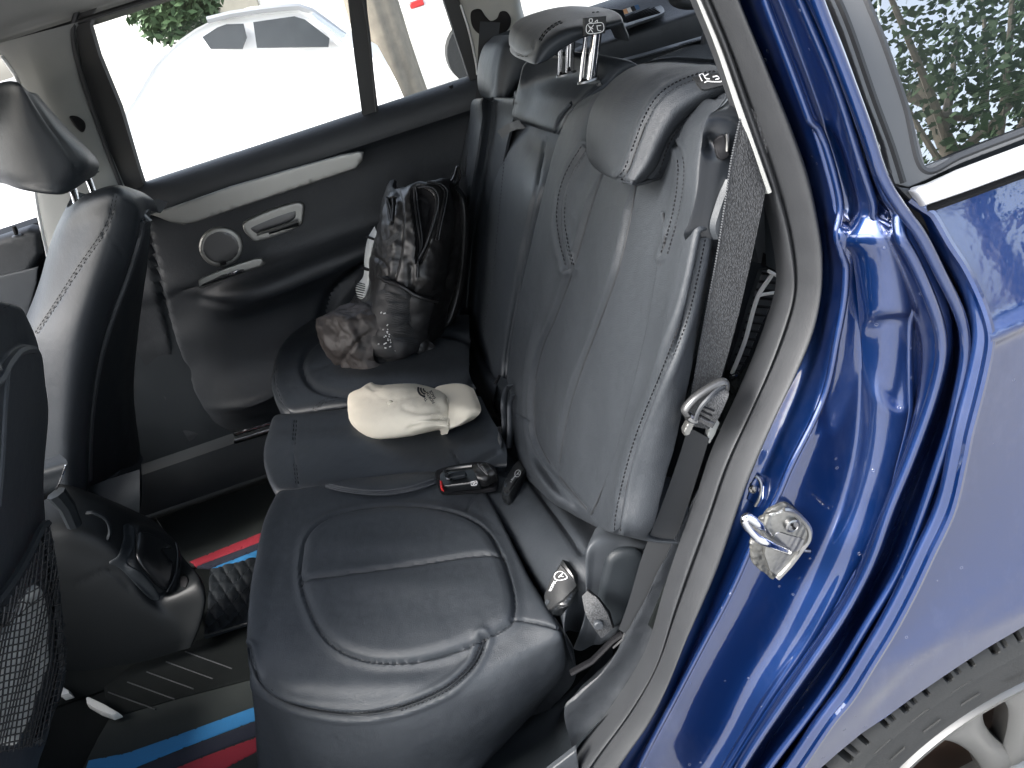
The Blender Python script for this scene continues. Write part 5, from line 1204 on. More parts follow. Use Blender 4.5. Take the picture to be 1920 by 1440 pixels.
# ================================================================== belt, guide, boot trim seen past the seat
def belt():
    m = MB()
    rows = [pts(Yp(-.245), (1392, 190), (1420, 215), (1440, 260)), pts(Yp(-.245), (1386, 225), (1408, 235), (1436, 330)), pts(Yp(-.25), (1370, 300), (1400, 305), (1434, 365)), pts(Yp(-.25), (1357, 390), (1390, 395), (1425, 410)), pts(Yp(-.245), (1343, 480), (1374, 484), (1409, 485)),
            pts(Yp(-.24), (1324, 580), (1352, 585), (1385, 590)), pts(Yp(-.235), (1310, 655), (1336, 660), (1366, 662)), pts(Yp(-.23), (1300, 715), (1322, 722), (1348, 725)), pts(Yp(-.22), (1286, 790), (1304, 800), (1330, 805))]
    S = loft(rows, 4); sheet(m, S, 'webbing')
    L = [(1388, 222), (1371, 300), (1358, 390), (1344, 480), (1325, 580), (1311, 655), (1301, 715), (1288, 785)]
    stitch(m, S, L, off=0, L=3, gap=2, r=.0009, mat='thread'); b = m.build('seat_belt', car)
    m = MB(); rows = [pts(Yp(-.215), (1290, 800), (1330, 822)), pts(Yp(-.21), (1272, 860), (1312, 880)), pts(Yp(-.205), (1240, 950), (1282, 972)), pts(Yp(-.20), (1205, 1040), (1248, 1064)), pts(Yp(-.20), (1178, 1130), (1216, 1150)), pts(Yp(-.2), (1160, 1180), (1190, 1200))]
    sheet(m, loft(rows, 5), 'webbing_plain'); m.build('lower_webbing', b)
    # steel tongue and folded loop
    m = MB(); f = Yp(-.25); P = cr(pts(f, (1288, 778), (1284, 768), (1300, 748), (1328, 728), (1352, 716), (1362, 718), (1362, 730)), np.linspace(0, 6, 40)); m.tube(P, .0048, 'satin_dark', n=10, flat=.6)
    P = cr(pts(f, (1290, 780), (1298, 786), (1306, 786)), np.linspace(0, 2, 12)); m.tube(P, .0045, 'satin_metal', n=8)
    patch(m, Flat(Yp(-.245), (0, -1, 0)), [(1280, 806), (1288, 790), (1296, 786), (1300, 792), (1290, 812), (1282, 815)], .004, 1, 'steel_greasy', smooth=False, step=3); m.build('belt_tongue', b)
    m = MB(); rows = [pts(Yp(-.255), (1302, 785), (1325, 798), (1336, 803)), pts(Yp(-.262), (1310, 765), (1340, 778), (1352, 775)), pts(Yp(-.262), (1330, 742), (1352, 745), (1366, 742)), pts(Yp(-.25), (1345, 724), (1358, 722), (1364, 728))]
    S2 = loft(rows, 3); sheet(m, S2, 'webbing_strap')
    cord(m, S2, [(1304, 786), (1312, 764), (1332, 742), (1350, 728), (1360, 724)], .0022, 'thread', off=.001); cord(m, S2, [(1314, 782), (1326, 788), (1338, 792)], .0012, 'thread', off=.001)
    for k in range(3): cord(m, S2, [(1312+k*2, 777-k*8), (1330+k*4, 787-k*9)], .0011, 'black', off=.001)
    m.build('belt_loop', b)
    # pale anchor peeking out below
    m = MB(); patch(m, Flat(Yp(-.21), (0, -1, 0)), [(1328, 800), (1342, 782), (1347, 790), (1338, 812), (1328, 830), (1322, 822)], .004, 1, 'pillar_trim', smooth=False, step=3); m.build('anchor_bracket', b)
belt()
def belt_guide():
    rows = [pts(Yp(-.215), (1350, 200), (1368, 196), (1388, 198), (1410, 205)), pts(Yp(-.235), (1330, 216), (1352, 212), (1380, 214), (1412, 225)), pts(Yp(-.24), (1318, 245), (1340, 245), (1370, 248), (1412, 250)), pts(Yp(-.24), (1312, 300), (1332, 302), (1362, 305), (1410, 310)),
            pts(Yp(-.24), (1306, 360), (1326, 362), (1356, 365), (1405, 368)), pts(Yp(-.24), (1292, 415), (1316, 420), (1350, 424), (1400, 430)), pts(Yp(-.235), (1282, 440), (1306, 448), (1344, 458), (1395, 462)), pts(Yp(-.215), (1288, 456), (1312, 466), (1345, 474), (1392, 480))]
    rows = [[r[0]+np.array([.03, .035, 0])]+[r[0]+np.array([.008, .006, 0])]+r for r in rows]
    rows = [dn(rows[0], (.03, .05, 0))]+rows+[dn(rows[-1], (.01, .05, 0))]
    S = loft(rows, 3.2, carve=[('bump', (1338, 270), (14, 18), -.010), ('seam', [(1384, 330), (1368, 360), (1360, 400), (1352, 440)], 3, .004), ('bump', (1372, 380), (12, 40), .008), ('seam', [(1292, 446), (1330, 456), (1350, 458)], 3, .002)]); m = MB(); sheet(m, S, 'plastic_sheen'); g = m.build('belt_guide', near)
    m = MB(); patch(m, S, [(1340, 262), (1356, 252), (1362, 270), (1366, 290), (1352, 300), (1342, 290)], .003, 3, 'black', step=3); cord(m, S, [(1361, 250), (1363, 266), (1362, 282)], .0015, 'satin_metal', off=.003); m.build('guide_slot', g)
    m = MB(); cord(m, S, [(1370, 340), (1356, 372), (1346, 400), (1340, 424), (1346, 440)], .006, 'plastic_grey', off=.001); m.build('release_lever', g)
belt_guide()
def boot_trim():
    # carpeted wheel-arch panel between the seat and the door seal
    m = MB(); S = Flat(Yp(-.195), (0, -1, 0))
    P = [(1475, 520), (1462, 560), (1440, 620), (1400, 700), (1375, 745), (1345, 850), (1290, 960), (1250, 1045), (1200, 1160), (1140, 1270), (1080, 1330), (1060, 1340), (1085, 1440), (1110, 1520), (1200, 1520), (1260, 1300), (1340, 1060), (1430, 860), (1500, 700), (1560, 600), (1520, 500)]
    def pnl(y, off):
        return None
    rows = []
    Lf = [(1470, 470), (1478, 540), (1448, 610), (1412, 690), (1375, 760), (1345, 850), (1290, 960), (1235, 1070), (1190, 1165), (1140, 1250), (1085, 1305), (1058, 1340), (1080, 1430), (1100, 1520)]
    Rt = [(1540, 400), (1545, 480), (1535, 600), (1500, 690), (1455, 780), (1410, 880), (1370, 980), (1325, 1090), (1285, 1190), (1240, 1280), (1190, 1350), (1140, 1420), (1100, 1470), (1080, 1560)]
    for l, r in zip(Lf, Rt):
        a = Yp(-.205)(*l); b = Yp(-.235)(*r); mid = (a+b)/2+np.array([0, .012, 0]); rows.append([a+np.array([.05, .035, 0]), a+np.array([.012, .010, 0]), a, mid, b])
    S = loft(rows, 6, wrinkle=(.002, 12)); sheet(m, S, 'door_skin'); t = m.build('side_trim', car)
    m = MB(); patch(m, S, [(1372, 712), (1390, 700), (1420, 660), (1450, 600), (1470, 560), (1478, 560), (1480, 640), (1455, 720), (1400, 830), (1340, 960), (1290, 1070), (1250, 1150), (1235, 1190), (1215, 1170), (1290, 990), (1345, 870), (1350, 790)], .003, 4, 'carpet', smooth=False, step=8)
    m.build('carpet_panel', t)
    # plastic cover behind the belt, pillar lining
    m = MB(); rows = [pts(Yp(-.20), (1430, 215), (1460, 300), (1500, 330)), pts(Yp(-.20), (1440, 370), (1475, 400), (1520, 420)), pts(Yp(-.20), (1455, 430), (1485, 460), (1530, 480)), pts(Yp(-.20), (1470, 520), (1500, 540), (1540, 560))]
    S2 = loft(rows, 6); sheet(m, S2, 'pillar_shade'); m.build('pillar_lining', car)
    m = MB(); patch(m, Flat(Yp(-.19), (0, -1, 0)), [(1436, 370), (1446, 372), (1452, 420), (1470, 500), (1480, 545), (1468, 530), (1452, 500), (1440, 500)], .02, 4, 'plastic', smooth=False, step=4); m.build('trim_clip', car)
    m = MB(); patch(m, Flat(Yp(-.10), (0, -1, 0)), [(1395, 300), (1436, 370), (1448, 400), (1450, 470), (1425, 488), (1405, 486), (1380, 400)], .02, 6, 'plastic_grey', smooth=False, step=5); m.build('boot_liner', car)
    m = MB(); patch(m, Flat(Yp(-.06), (0, -1, 0)), [(1400, 240), (1440, 240), (1500, 420), (1520, 560), (1460, 640), (1320, 900), (1200, 1150), (1150, 1180), (1220, 900), (1300, 700), (1350, 480), (1380, 300)], .004, 4, 'plastic', smooth=False, step=12); m.build('boot_side_trim', car)
    # ribbed cargo net cover with a pale elastic
    def strip(name, P, lab):
        m = MB(); Sx = Flat(Yp(-.12), (0, -1, .2)); patch(m, Sx, P, .006, 2, 'plastic_grey', smooth=False, step=5)
        O = np.array(P)
        for y in np.arange(O[:, 1].min()+10, O[:, 1].max()-2, 15.5):
            xs = np.arange(O[:, 0].min(), O[:, 0].max(), 1.0); q = np.stack([xs, y+(xs-xs.mean())*.08], 1); q = q[inside(q, O)]
            if len(q) > 4: PP, NN = Sx.at(q[[0, len(q)//2, -1]]); m.tube(PP+NN*.006, .0016, 'black', n=5)
        return m, Sx
    m, Sx = strip('a', [(1425, 505), (1452, 500), (1458, 520), (1448, 560), (1425, 605), (1400, 665), (1378, 702), (1362, 700), (1384, 640), (1404, 570)], '')
    cord(m, Sx, [(1443, 508), (1428, 530), (1416, 548), (1405, 580), (1392, 630), (1378, 668), (1366, 696)], .0026, 'print_white', off=.010)
    cord(m, Sx, [(1412, 552), (1430, 548), (1446, 546)], .002, 'print_white', off=.010); m.build('luggage_net', car)
    m, Sx = strip('b', [(1455, 430), (1462, 440), (1468, 470), (1462, 484), (1438, 472), (1444, 450)], ''); cord(m, Sx, [(1460, 434), (1462, 452), (1444, 474)], .0022, 'print_white', off=.010); m.build('luggage_net', car)
    m = MB(); Sb = Flat(Yp(-.125), (0, -1, 0)); patch(m, Sb, [(1434, 476), (1462, 488), (1456, 508), (1430, 498)], .012, 1, 'black', smooth=False, step=4); cord(m, Sb, [(1429, 500), (1455, 514)], .002, 'print_white', off=.014); m.build('net_roller', car)
    m = MB(); patch(m, Sb, [(1362, 698), (1378, 692), (1384, 697), (1376, 716), (1358, 722)], .010, 1, 'black', smooth=False, step=4); P, N = Sb.at([(1360, 700), (1372, 696), (1382, 700)]); m.tube(P+N*.012, .0022, 'chrome'); m.build('net_hook', car)
    # sill: step plate and lower seat frame
    m = MB(); rows = [pts(Zp(.10), (780, 1470), (900, 1400), (1010, 1335), (1075, 1290), (1150, 1200)), pts(Zp(.11), (860, 1500), (950, 1440), (1030, 1390), (1060, 1340), (1150, 1260)), pts(Yp(-.22), (880, 1560), (1000, 1480), (1060, 1430), (1100, 1380), (1180, 1300))]
    S5 = loft(rows, 8); sheet(m, S5, 'plastic'); m.build('sill_cover', car)
    m = MB(); S6 = Flat(Yp(-.235), (0, -1, 0)); patch(m, S6, [(1018, 1450), (1080, 1402), (1086, 1450), (1085, 1500), (1000, 1500)], .004, 1.5, 'plastic_grey', smooth=False, step=6); m.build('step_plate', car)
    m = MB(); P = pts(Yp(-.18), (1070, 1262), (1110, 1240), (1150, 1200), (1168, 1188)); m.tube(P, .006, 'black', n=8, flat=.6)
    m.build('seat_latch', near)
    m = MB(); P = pts(Yp(-.19), (1150, 1262), (1158, 1230), (1168, 1200), (1178, 1180), (1200, 1168)); m.tube(cr(P, np.linspace(0, 4, 20)), .002, 'webbing_strap'); P = pts(Yp(-.19), (1150, 1215), (1166, 1200), (1180, 1210), (1172, 1225)); m.tube(P, .0015, 'webbing_strap'); m.build('elastic_cord', car)
boot_trim()

# ================================================================== near side body
A_ = [(1368, -60), (1383, 0), (1438, 133), (1480, 233), (1513, 327), (1533, 427), (1538, 480), (1534, 547), (1521, 613), (1494, 680), (1454, 763), (1421, 840), (1388, 923), (1348, 1043), (1312, 1127), (1281, 1193), (1248, 1277), (1218, 1340), (1165, 1420), (1140, 1480), (1110, 1560)]
def seal():
    Lf = [(1285, -60), (1311, 0), (1348, 90), (1378, 177), (1404, 253), (1440, 360), (1462, 440), (1474, 530), (1462, 590), (1430, 680), (1392, 767), (1348, 863), (1315, 960), (1282, 1050), (1255, 1130), (1222, 1237), (1172, 1323), (1108, 1410), (1084, 1450), (1050, 1560)]
    a = resample(pts(Yp(-.235), *Lf), 60); c = resample(pts(Yp(-.262), *A_), 60)
    d = c-a; up = np.array([0, -1, 0])
    prof = [(0, -.02), (-.0, .006), (.06, .010), (.14, .008), (.22, .004), (.27, -.001), (.31, -.001), (.36, .006), (.45, .014), (.6, .019), (.75, .018), (.88, .012), (.97, .002), (1.02, -.012), (1.03, -.03)]
    G = np.array([[a[i]+d[i]*t+up*h for i in range(60)] for t, h in prof])
    from numpy import linspace
    G = np.swapaxes(cr(np.swapaxes(G, 0, 1)[...], linspace(0, 59, 240)), 0, 1); G = cr(G, linspace(0, len(prof)-1, 50))
    m = MB(); m.grid(G, 'rubber'); s = m.build('door_seal', car)
    # the pale flange line on its inner edge at the pillar
    m = MB(); b = pts(Yp(-.245), *[(x-1, y) for x, y in Lf[:6]]); b = resample(b, 40); m.tube(b, [.0015, .0028, .005], 'pillar_trim', flat=.6); m.build('pillar_edge', car)
seal()

NST = 70
def rail(lst, ys):
    """a body line: photo points, each with its own distance into the car (y)"""
    n = len(lst); yy = np.interp(np.linspace(0, 1, n), np.linspace(0, 1, len(ys)), ys) if not np.isscalar(ys) else [ys]*n
    return resample([Yp(y)(*p) for p, y in zip(lst, yy)], NST)
E_edge = [(1528, -60), (1543, 0), (1567, 60), (1613, 187), (1647, 273), (1668, 345), (1700, 372), (1727, 391), (1745, 405), (1774, 455), (1803, 499), (1829, 551), (1847, 601), (1852, 640), (1843, 693), (1830, 747), (1813, 813), (1803, 863), (1781, 955), (1743, 1037), (1710, 1107), (1673, 1177), (1633, 1243), (1593, 1307), (1553, 1357), (1497, 1440), (1440, 1520), (1400, 1570)]
def yE(z):      # how far out the skin stands at height z
    zc = .80
    return -.372 - .010*math.sin(max(0, min(1, (z-.2)/.6))*math.pi) + (max(0, z-zc))*.34
def E_pt(px, py):
    y = -.375
    for _ in range(5):
        p = Yp(y)(px, py); y = yE(p[2])
    return Yp(y)(px, py)
def by_height(lst, n=NST, pt=E_pt):
    return resample([pt(*p) for p in lst], n)
def jamb():
    # stations are matched by height so every line crosses the jamb squarely
    def st(P3):
        P3 = np.asarray(P3); D = resample(P3, 400); z = D[:, 2]
        zs = ZS; o = np.argsort(z); return np.stack([np.interp(zs, z[o], D[o][:, k]) for k in range(3)], 1)
    global ZS
    ZS = np.linspace(1.17, .10, 100)
    def R_(lst, y0, y1=None, y2=None):
        ys = [y0, y1 if y1 is not None else y0, y2 if y2 is not None else y0]; n = len(lst); yy = np.interp(np.linspace(0, 1, n), (0, .4, 1), ys)
        return st([Yp(y)(*p) for p, y in zip(lst, yy)])
    A0 = R_([(x-14, y) for x, y in A_], -.238)
    A1 = R_(A_, -.250)
    A2 = R_([(1384, -60), (1402, 0), (1450, 120), (1495, 233), (1528, 327), (1550, 427), (1556, 500), (1552, 560), (1540, 620), (1518, 700), (1478, 790), (1440, 880), (1405, 960), (1368, 1050), (1330, 1140), (1298, 1215), (1262, 1300), (1225, 1370), (1175, 1450), (1140, 1540)], -.262)
    B = R_([(1408, -60), (1428, 0), (1470, 110), (1512, 220), (1545, 320), (1568, 420), (1576, 500), (1572, 570), (1562, 640), (1544, 733), (1514, 807), (1482, 863), (1448, 947), (1414, 1003), (1368, 1107), (1324, 1190), (1280, 1275), (1235, 1360), (1190, 1450), (1155, 1540)], -.285, -.290, -.282)
    B2 = R_([(1420, -60), (1442, 0), (1484, 105), (1526, 215), (1560, 320), (1582, 420), (1592, 500), (1590, 570), (1582, 650), (1566, 740), (1540, 810), (1512, 870), (1478, 950), (1440, 1015), (1398, 1110), (1352, 1200), (1304, 1290), (1258, 1380), (1210, 1470), (1170, 1550)], -.288, -.292, -.288)
    C_ = R_([(1436, -60), (1462, 0), (1500, 100), (1540, 210), (1572, 310), (1592, 400), (1606, 480), (1613, 580), (1613, 713), (1597, 847), (1563, 960), (1513, 1060), (1440, 1193), (1380, 1293), (1335, 1385), (1290, 1470), (1250, 1550)], -.285, -.285, -.292)
    C2 = R_([(1456, -60), (1484, 0), (1520, 95), (1556, 195), (1590, 300), (1620, 395), (1638, 480), (1648, 580), (1650, 713), (1640, 830), (1610, 950), (1570, 1055), (1500, 1190), (1436, 1290), (1385, 1385), (1335, 1470), (1290, 1550)], -.296, -.304, -.306)
    D = R_([(1476, -60), (1502, 0), (1538, 85), (1574, 180), (1606, 280), (1640, 385), (1670, 480), (1688, 580), (1693, 713), (1690, 797), (1674, 850), (1648, 955), (1582, 1090), (1520, 1200), (1450, 1300), (1395, 1385), (1345, 1465), (1300, 1550)], -.318, -.312, -.316)
    D2 = R_([(1484, -60), (1510, 0), (1546, 82), (1582, 175), (1614, 270), (1648, 378), (1690, 470), (1716, 560), (1730, 650), (1722, 760), (1700, 850), (1668, 940), (1608, 1075), (1548, 1180), (1478, 1285), (1420, 1375), (1370, 1455), (1320, 1550)], -.312, -.306, -.318)
    Ea = R_([(1494, -60), (1520, 0), (1554, 76), (1592, 172), (1626, 270), (1657, 368), (1701, 446), (1739, 540), (1759, 610), (1763, 653), (1748, 730), (1730, 790), (1696, 880), (1662, 962), (1630, 1053), (1580, 1150), (1505, 1260), (1440, 1355), (1385, 1440), (1330, 1550)], -.348, -.350, -.350)
    Eb = R_([(1503, -60), (1528, 0), (1560, 72), (1600, 178), (1634, 272), (1662, 360), (1712, 438), (1754, 532), (1780, 600), (1790, 650), (1776, 730), (1760, 790), (1724, 890), (1690, 975), (1654, 1065), (1604, 1165), (1532, 1265), (1462, 1362), (1408, 1445), (1350, 1550)], -.330, -.322, -.330)
    Fr = R_([(1512, -60), (1533, 0), (1563, 70), (1606, 184), (1640, 275), (1665, 352), (1720, 424), (1768, 520), (1800, 580), (1816, 645), (1800, 740), (1785, 800), (1756, 890), (1724, 985), (1680, 1088), (1630, 1168), (1560, 1285), (1490, 1380), (1430, 1460), (1370, 1560)], -.360, -.362, -.362)
    G_ = R_([(1518, -60), (1538, 0), (1565, 66), (1610, 186), (1644, 274), (1667, 349), (1730, 410), (1786, 505), (1822, 580), (1836, 645), (1820, 740), (1804, 810), (1776, 900), (1738, 1010), (1694, 1100), (1640, 1190), (1568, 1300), (1505, 1390), (1445, 1470), (1385, 1560)], -.325, -.315, -.325)
    E0 = st([E_pt(x-6, y) + np.array([-.002, .014, 0]) for x, y in E_edge]); E1 = st([E_pt(*p) for p in E_edge])
    rows = [A0, A1, A2, B, B2, C_, C2, D, D2, Ea, Eb, Fr, G_, E0, E1]
    # close the groove steps with extra lines so edges stay crisp
    Gr = np.array(rows)
    k = np.ones(5)/5
    Gs = Gr.copy()
    for i in range(len(Gr)-1):
        for c in range(3): Gs[i, 2:-2, c] = np.convolve(Gr[i, :, c], k, 'valid')
    G = cr(Gs, np.linspace(0, len(rows)-1, 150)); G = np.swapaxes(cr(np.swapaxes(G, 0, 1), np.linspace(0, 99, 260)), 0, 1)
    N = grid_normals(G)
    if np.median(np.sign(np.einsum('ijk,ijk->ij', N, CAM-G))) < 0: N = -N
    # shallow pressed fields of the stamping
    P = G.reshape(-1, 3); q = proj(P); H = np.zeros(len(P)); n = N.reshape(-1, 3)
    for poly, w, h in (([(1640, 600), (1690, 590), (1704, 640), (1700, 720), (1684, 760), (1650, 730), (1636, 680)], 14, -.006), ([(1560, 500), (1600, 520), (1590, 700), (1560, 800), (1540, 760), (1566, 640)], 16, -.004), ([(1520, 240), (1560, 260), (1600, 380), (1590, 420), (1560, 400), (1530, 320)], 14, -.006)):
        pl = smooth_line(poly, 8, True); d = seg_dist(q, pl, True); ins = inside(q, pl); x = np.clip(np.where(ins, d, -d)/w*.5+.5, 0, 1); H += h*x*x*(3-2*x)
    for (bx, by), (sx, sy), h in (((1560, 1010), (70, 50), .004), ((1600, 440), (30, 22), .008), ((1660, 410), (26, 20), -.006)):
        H += h*np.exp(-((q[:, 0]-bx)/sx)**2-((q[:, 1]-by)/sy)**2)
    H += .0007*np.array([noise.noise(Vector(p)*14) for p in P])
    # below the window line the panel steps outwards, making a ledge that faces the sky
    u = np.repeat(np.linspace(0, 14, G.shape[0]), G.shape[1]); sm = lambda x: np.clip(x, 0, 1)**2*(3-2*np.clip(x, 0, 1))
    wc = sm((u-3.6)/2.2)*sm((11.2-u)/2.0); H += .010*wc*sm((q[:, 1]-(392+(q[:, 0]-1600)*.10))/38)*(1-.6*sm((q[:, 1]-520)/300))
    G = (P+n*H[:, None]).reshape(G.shape); S = Surf(G, N)
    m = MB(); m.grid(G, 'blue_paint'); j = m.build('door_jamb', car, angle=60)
    # black joint beside the skin edge
    m = MB(); mid = (G_*.45+E0*.55)+np.array([0, -.006, 0]); mid = mid[7:]; mid[2:-2] = (mid[:-4]+mid[1:-3]+mid[2:-2]+mid[3:-1]+mid[4:])/5; m.tube(cr(mid, np.linspace(0, len(mid)-1, 240)), .0048, 'black', n=8); m.build('panel_gap', j)
    for ui, r in ((9.0, .0050), (11.0, .0046), (7.2, .0036), (3.1, .0035)):  # round beads added along the ridges to catch bright streaks
        L2 = G[int(round(ui/14*149))][8:-8].copy(); N2_ = N[int(round(ui/14*149))][8:-8]
        m = MB(); m.tube(L2-N2_*(r*.45), r, 'blue_paint', n=10); m.build('highlight_bead', j, angle=None)
    return S, j
S_j, jamb_o = jamb()

def striker():
    S = S_j; m = MB()
    P = [(1434, 962), (1444, 950), (1462, 942), (1474, 941), (1490, 952), (1504, 966), (1514, 980), (1514, 1002), (1508, 1018), (1486, 1050), (1462, 1072), (1445, 1082), (1432, 1072), (1412, 1056), (1406, 1040), (1410, 1010), (1416, 985)]
    patch(m, S, P, .006, 5, 'grease', smooth=True, step=3, fn=lambda q, d: .0025*np.array([noise.noise(Vector((a[0]*.15, a[1]*.15, 0))) for a in q])); s = m.build('door_striker', jamb_o)
    m = MB(); plate_ = [(1440, 958), (1464, 944), (1476, 944), (1500, 968), (1508, 980), (1508, 1000), (1500, 1014), (1478, 1046), (1450, 1072), (1434, 1060), (1424, 1030), (1428, 990)]
    patch(m, S, plate_, .010, 3, 'steel_greasy', smooth=False, step=3); cord(m, S, [(1462, 944), (1477, 946), (1499, 968), (1507, 981), (1506, 1001), (1496, 1014), (1474, 1044), (1448, 1072)], .0028, 'satin_metal', off=.011)
    patch(m, S, [(1470, 990), (1498, 1000), (1488, 1022), (1470, 1020), (1440, 1000), (1450, 985)], .011, 2, 'satin_metal', smooth=True, step=3); m.build('striker_plate', s) if False else m.build('striker_plate', jamb_o)
    def screw(c, r, name, hh=.015):
        m = MB(); p, n = S.at([c]); p = p[0]; n = n[0]; u = np.cross(n, [1, 0, 0]); u /= np.linalg.norm(u); w = np.cross(n, u); a = np.linspace(0, 2*math.pi, 32, endpoint=False); Q = []
        for rr, h in ((.0002, hh-.001), (r*.7, hh-.001), (r*.8, hh), (r, hh-.001), (r*1.02, .0)): Q.append([p+n*h+rr*(math.cos(t)*u+math.sin(t)*w) for t in a])
        m.grid(np.array(Q), 'satin_metal', close_v=True)
        for t0 in (.3, 3.44):
            t = np.linspace(t0-.45, t0+.45, 6); V = [p+n*(hh+.0002)]+[p+n*(hh+.0002)+r*.62*(math.cos(k)*u+math.sin(k)*w) for k in t]; m.add(V, [(0, i, i+1) for i in range(1, 6)], 'black')
        m.build(name, jamb_o)
    screw((1473, 971), .0080, 'striker_screw')
    # bent steel loop
    m = MB(); p, n = S.at([(1436, 994), (1470, 1024)]); c0, c1 = p[0]+n[0]*.008, p[1]+n[1]*.008; o = np.array([-.030, -.012, .004])
    f = Yp(-.325)
    P = [c0, f(1424, 985), f(1404, 970), f(1396, 974), f(1402, 988), f(1420, 1008), f(1440, 1018), c1]
    m.tube(cr(P, np.linspace(0, len(P)-1, 50)), .0042, 'chrome', n=12); m.build('striker_loop', jamb_o)
    m = MB(); p, n = S.at([(1500, 1028), (1516, 1030)]); m.tube(p+n*.003, .0022, 'satin_metal'); m.build('pin', jamb_o)
    # second small bracket further in
    m = MB(); patch(m, S, [(1418, 889), (1428, 896), (1436, 912), (1434, 936), (1424, 952), (1400, 934), (1408, 905)], .003, 3, 'blue_paint', smooth=False, step=3); cord(m, S, [(1418, 890), (1427, 897), (1434, 912), (1431, 934), (1422, 950)], .0016, 'satin_metal', off=.004); m.build('inner_bracket', jamb_o)
    screw((1413, 915), .0045, 'inner_screw', .006)
striker()

# ---- rear wing (outer skin)
class Skin:
    def at(s, pts_):
        pts_ = np.atleast_2d(pts_); P = []; N = []
        for a in pts_:
            p = E_pt(a[0], a[1])
            z = p[2]; x = p[0]
            # wheel-arch lip stands slightly proud
            r = math.hypot(x-WC[0], z-WC[1]); lip = .003*math.exp(-((r-.475)/.03)**2)
            e = 1e-3; dy = (yE(z+e)-yE(z-e))/(2*e); n = np.array([0, -1, dy]); n /= np.linalg.norm(n)
            P.append(p+n*lip); N.append(n)
        return np.array(P), np.array(N)
WC = (.53, .004)
def wing():
    S = Skin(); arc = [(1480, 1490), (1520, 1456), (1570, 1412), (1615, 1375), (1660, 1345), (1705, 1312), (1747, 1283), (1800, 1247), (1850, 1215), (1920, 1174)]
    arc += [tuple(proj([(WC[0]+.47*math.cos(t), -.375, WC[1]+.47*math.sin(t))])[0]) for t in np.radians([92, 80, 68, 56, 44, 32, 20, 8])] + [tuple(proj([(1.25, -.37, -.05)])[0]), tuple(proj([(1.40, -.37, .30)])[0]), tuple(proj([(1.38, -.35, .93)])[0])]
    edge = E_edge[6:26]
    poly = [p for p in edge] + [(1446, 1510), (1452, 1516)] + arc + [(2060, 283), (1920, 335), (1800, 372), (1740, 392)]
    def relief(q, d):
        P, _ = S.at(q); z = P[:, 2]; h = np.zeros(len(q))
        line = np.array([(1850, 636), (1886, 618), (1920, 601), (2000, 562), (2060, 535)]); dd = seg_dist(q, line)
        h += .006*np.exp(-(dd/16)**2)
        l2 = np.array([(1640, 1330), (1700, 1262), (1780, 1205), (1860, 1150), (1920, 1112), (2060, 1040)]); d2 = seg_dist(q, l2); h += -.0015*np.exp(-(d2/16)**2)
        low = np.clip((P[:, 2]-.45)/.35, 0, 1); h += -.022*np.sin(low*math.pi)
        return h
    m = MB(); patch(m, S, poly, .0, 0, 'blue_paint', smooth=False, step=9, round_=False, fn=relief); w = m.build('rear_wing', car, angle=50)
    # rolled edge of the wing
    m = MB(); P = resample([E_pt(x+3, y) for x, y in E_edge[6:27]], 160); m.tube(P+np.array([0, -.0005, 0]), .0042, 'blue_paint', n=8); m.build('wing_edge', w)
    # arch lining
    m = MB(); a = np.linspace(math.radians(52), math.pi, 60); G = np.array([[(WC[0]-r*math.cos(t), y, WC[1]+r*math.sin(t)) for t in a] for r, y in ((.468, -.36), (.475, -.33), (.49, -.2), (.49, -.08))]); m.grid(G, 'arch_plastic'); m.build('arch_liner', car)
    # weather marks on the lip
    # quarter window: frame, glass, chrome
    z = 1
    def out(px, py, o=0.0): 
        p = E_pt(px, py); return p
    class Win:
        def __init__(s, o): s.o = o
        def at(s, pts_):
            P = []; 
            for a in np.atleast_2d(pts_):
                y = -.30
                for _ in range(5):
                    p = Yp(y)(*a); y = -.372 + (p[2]-.80)*.34 + s.o
                P.append(Yp(y)(*a))
            n = np.array([0, -1, .34]); n /= np.linalg.norm(n); return np.array(P), np.repeat(n[None], len(P), 0)
    m = MB(); g = [(1601, -70), (1623, 0), (1657, 83), (1697, 200), (1729, 322), (1800, 293), (1920, 247), (2500, 32), (2560, -70), (2500, -260), (1700, -160)]
    Wg = Win(.010); P, _ = Wg.at(g); m.add(P, [tuple(range(len(g)))], 'glass_privacy'); q = m.build('quarter_window', car, smooth=False)
    m = MB(); fr = [(1534, -70), (1552, 0), (1577, 60), (1621, 187), (1655, 273), (1672, 345), (1700, 352), (1729, 340), (1800, 306), (1920, 260), (2540, 30), (2540, 12), (1920, 241), (1800, 288), (1732, 314), (1702, 200), (1662, 83), (1628, 0), (1606, -70)]
    patch(m, Win(.004), fr, .003, 2.0, 'window_frame', smooth=False, step=5); f_ = m.build('window_frame', q)
    m = MB(); cord(m, Win(.004), [(1551, -30), (1567, 0), (1592, 60), (1636, 187), (1668, 273), (1690, 343)], .003, 'rubber_dark', off=.002); cord(m, Win(.004), [(1608, -30), (1620, 0), (1654, 83), (1694, 200), (1727, 318), (1800, 292), (1920, 246), (2500, 31)], .003, 'rubber', off=.002); m.build('gasket', q)
    m = MB(); ch = [(1704, 358), (1716, 350), (1740, 344), (1800, 317), (1920, 272), (2580, 24), (2580, 73), (1920, 318), (1800, 362), (1727, 387)]
    patch(m, Win(-.006), ch, .008, 5, 'alu_trim', smooth=False, step=5); m.build('window_trim', q)
    m = MB(); patch(m, Win(.0), [(1676, 350), (1702, 354), (1718, 372), (1728, 388), (1745, 402), (1728, 392), (1700, 374)], .004, 2, 'rubber', smooth=False, step=4); cord(m, Win(-.002), [(1735, 393), (1800, 370), (1920, 326), (2560, 92)], .0035, 'black', off=.0); m.build('corner_seal', q)
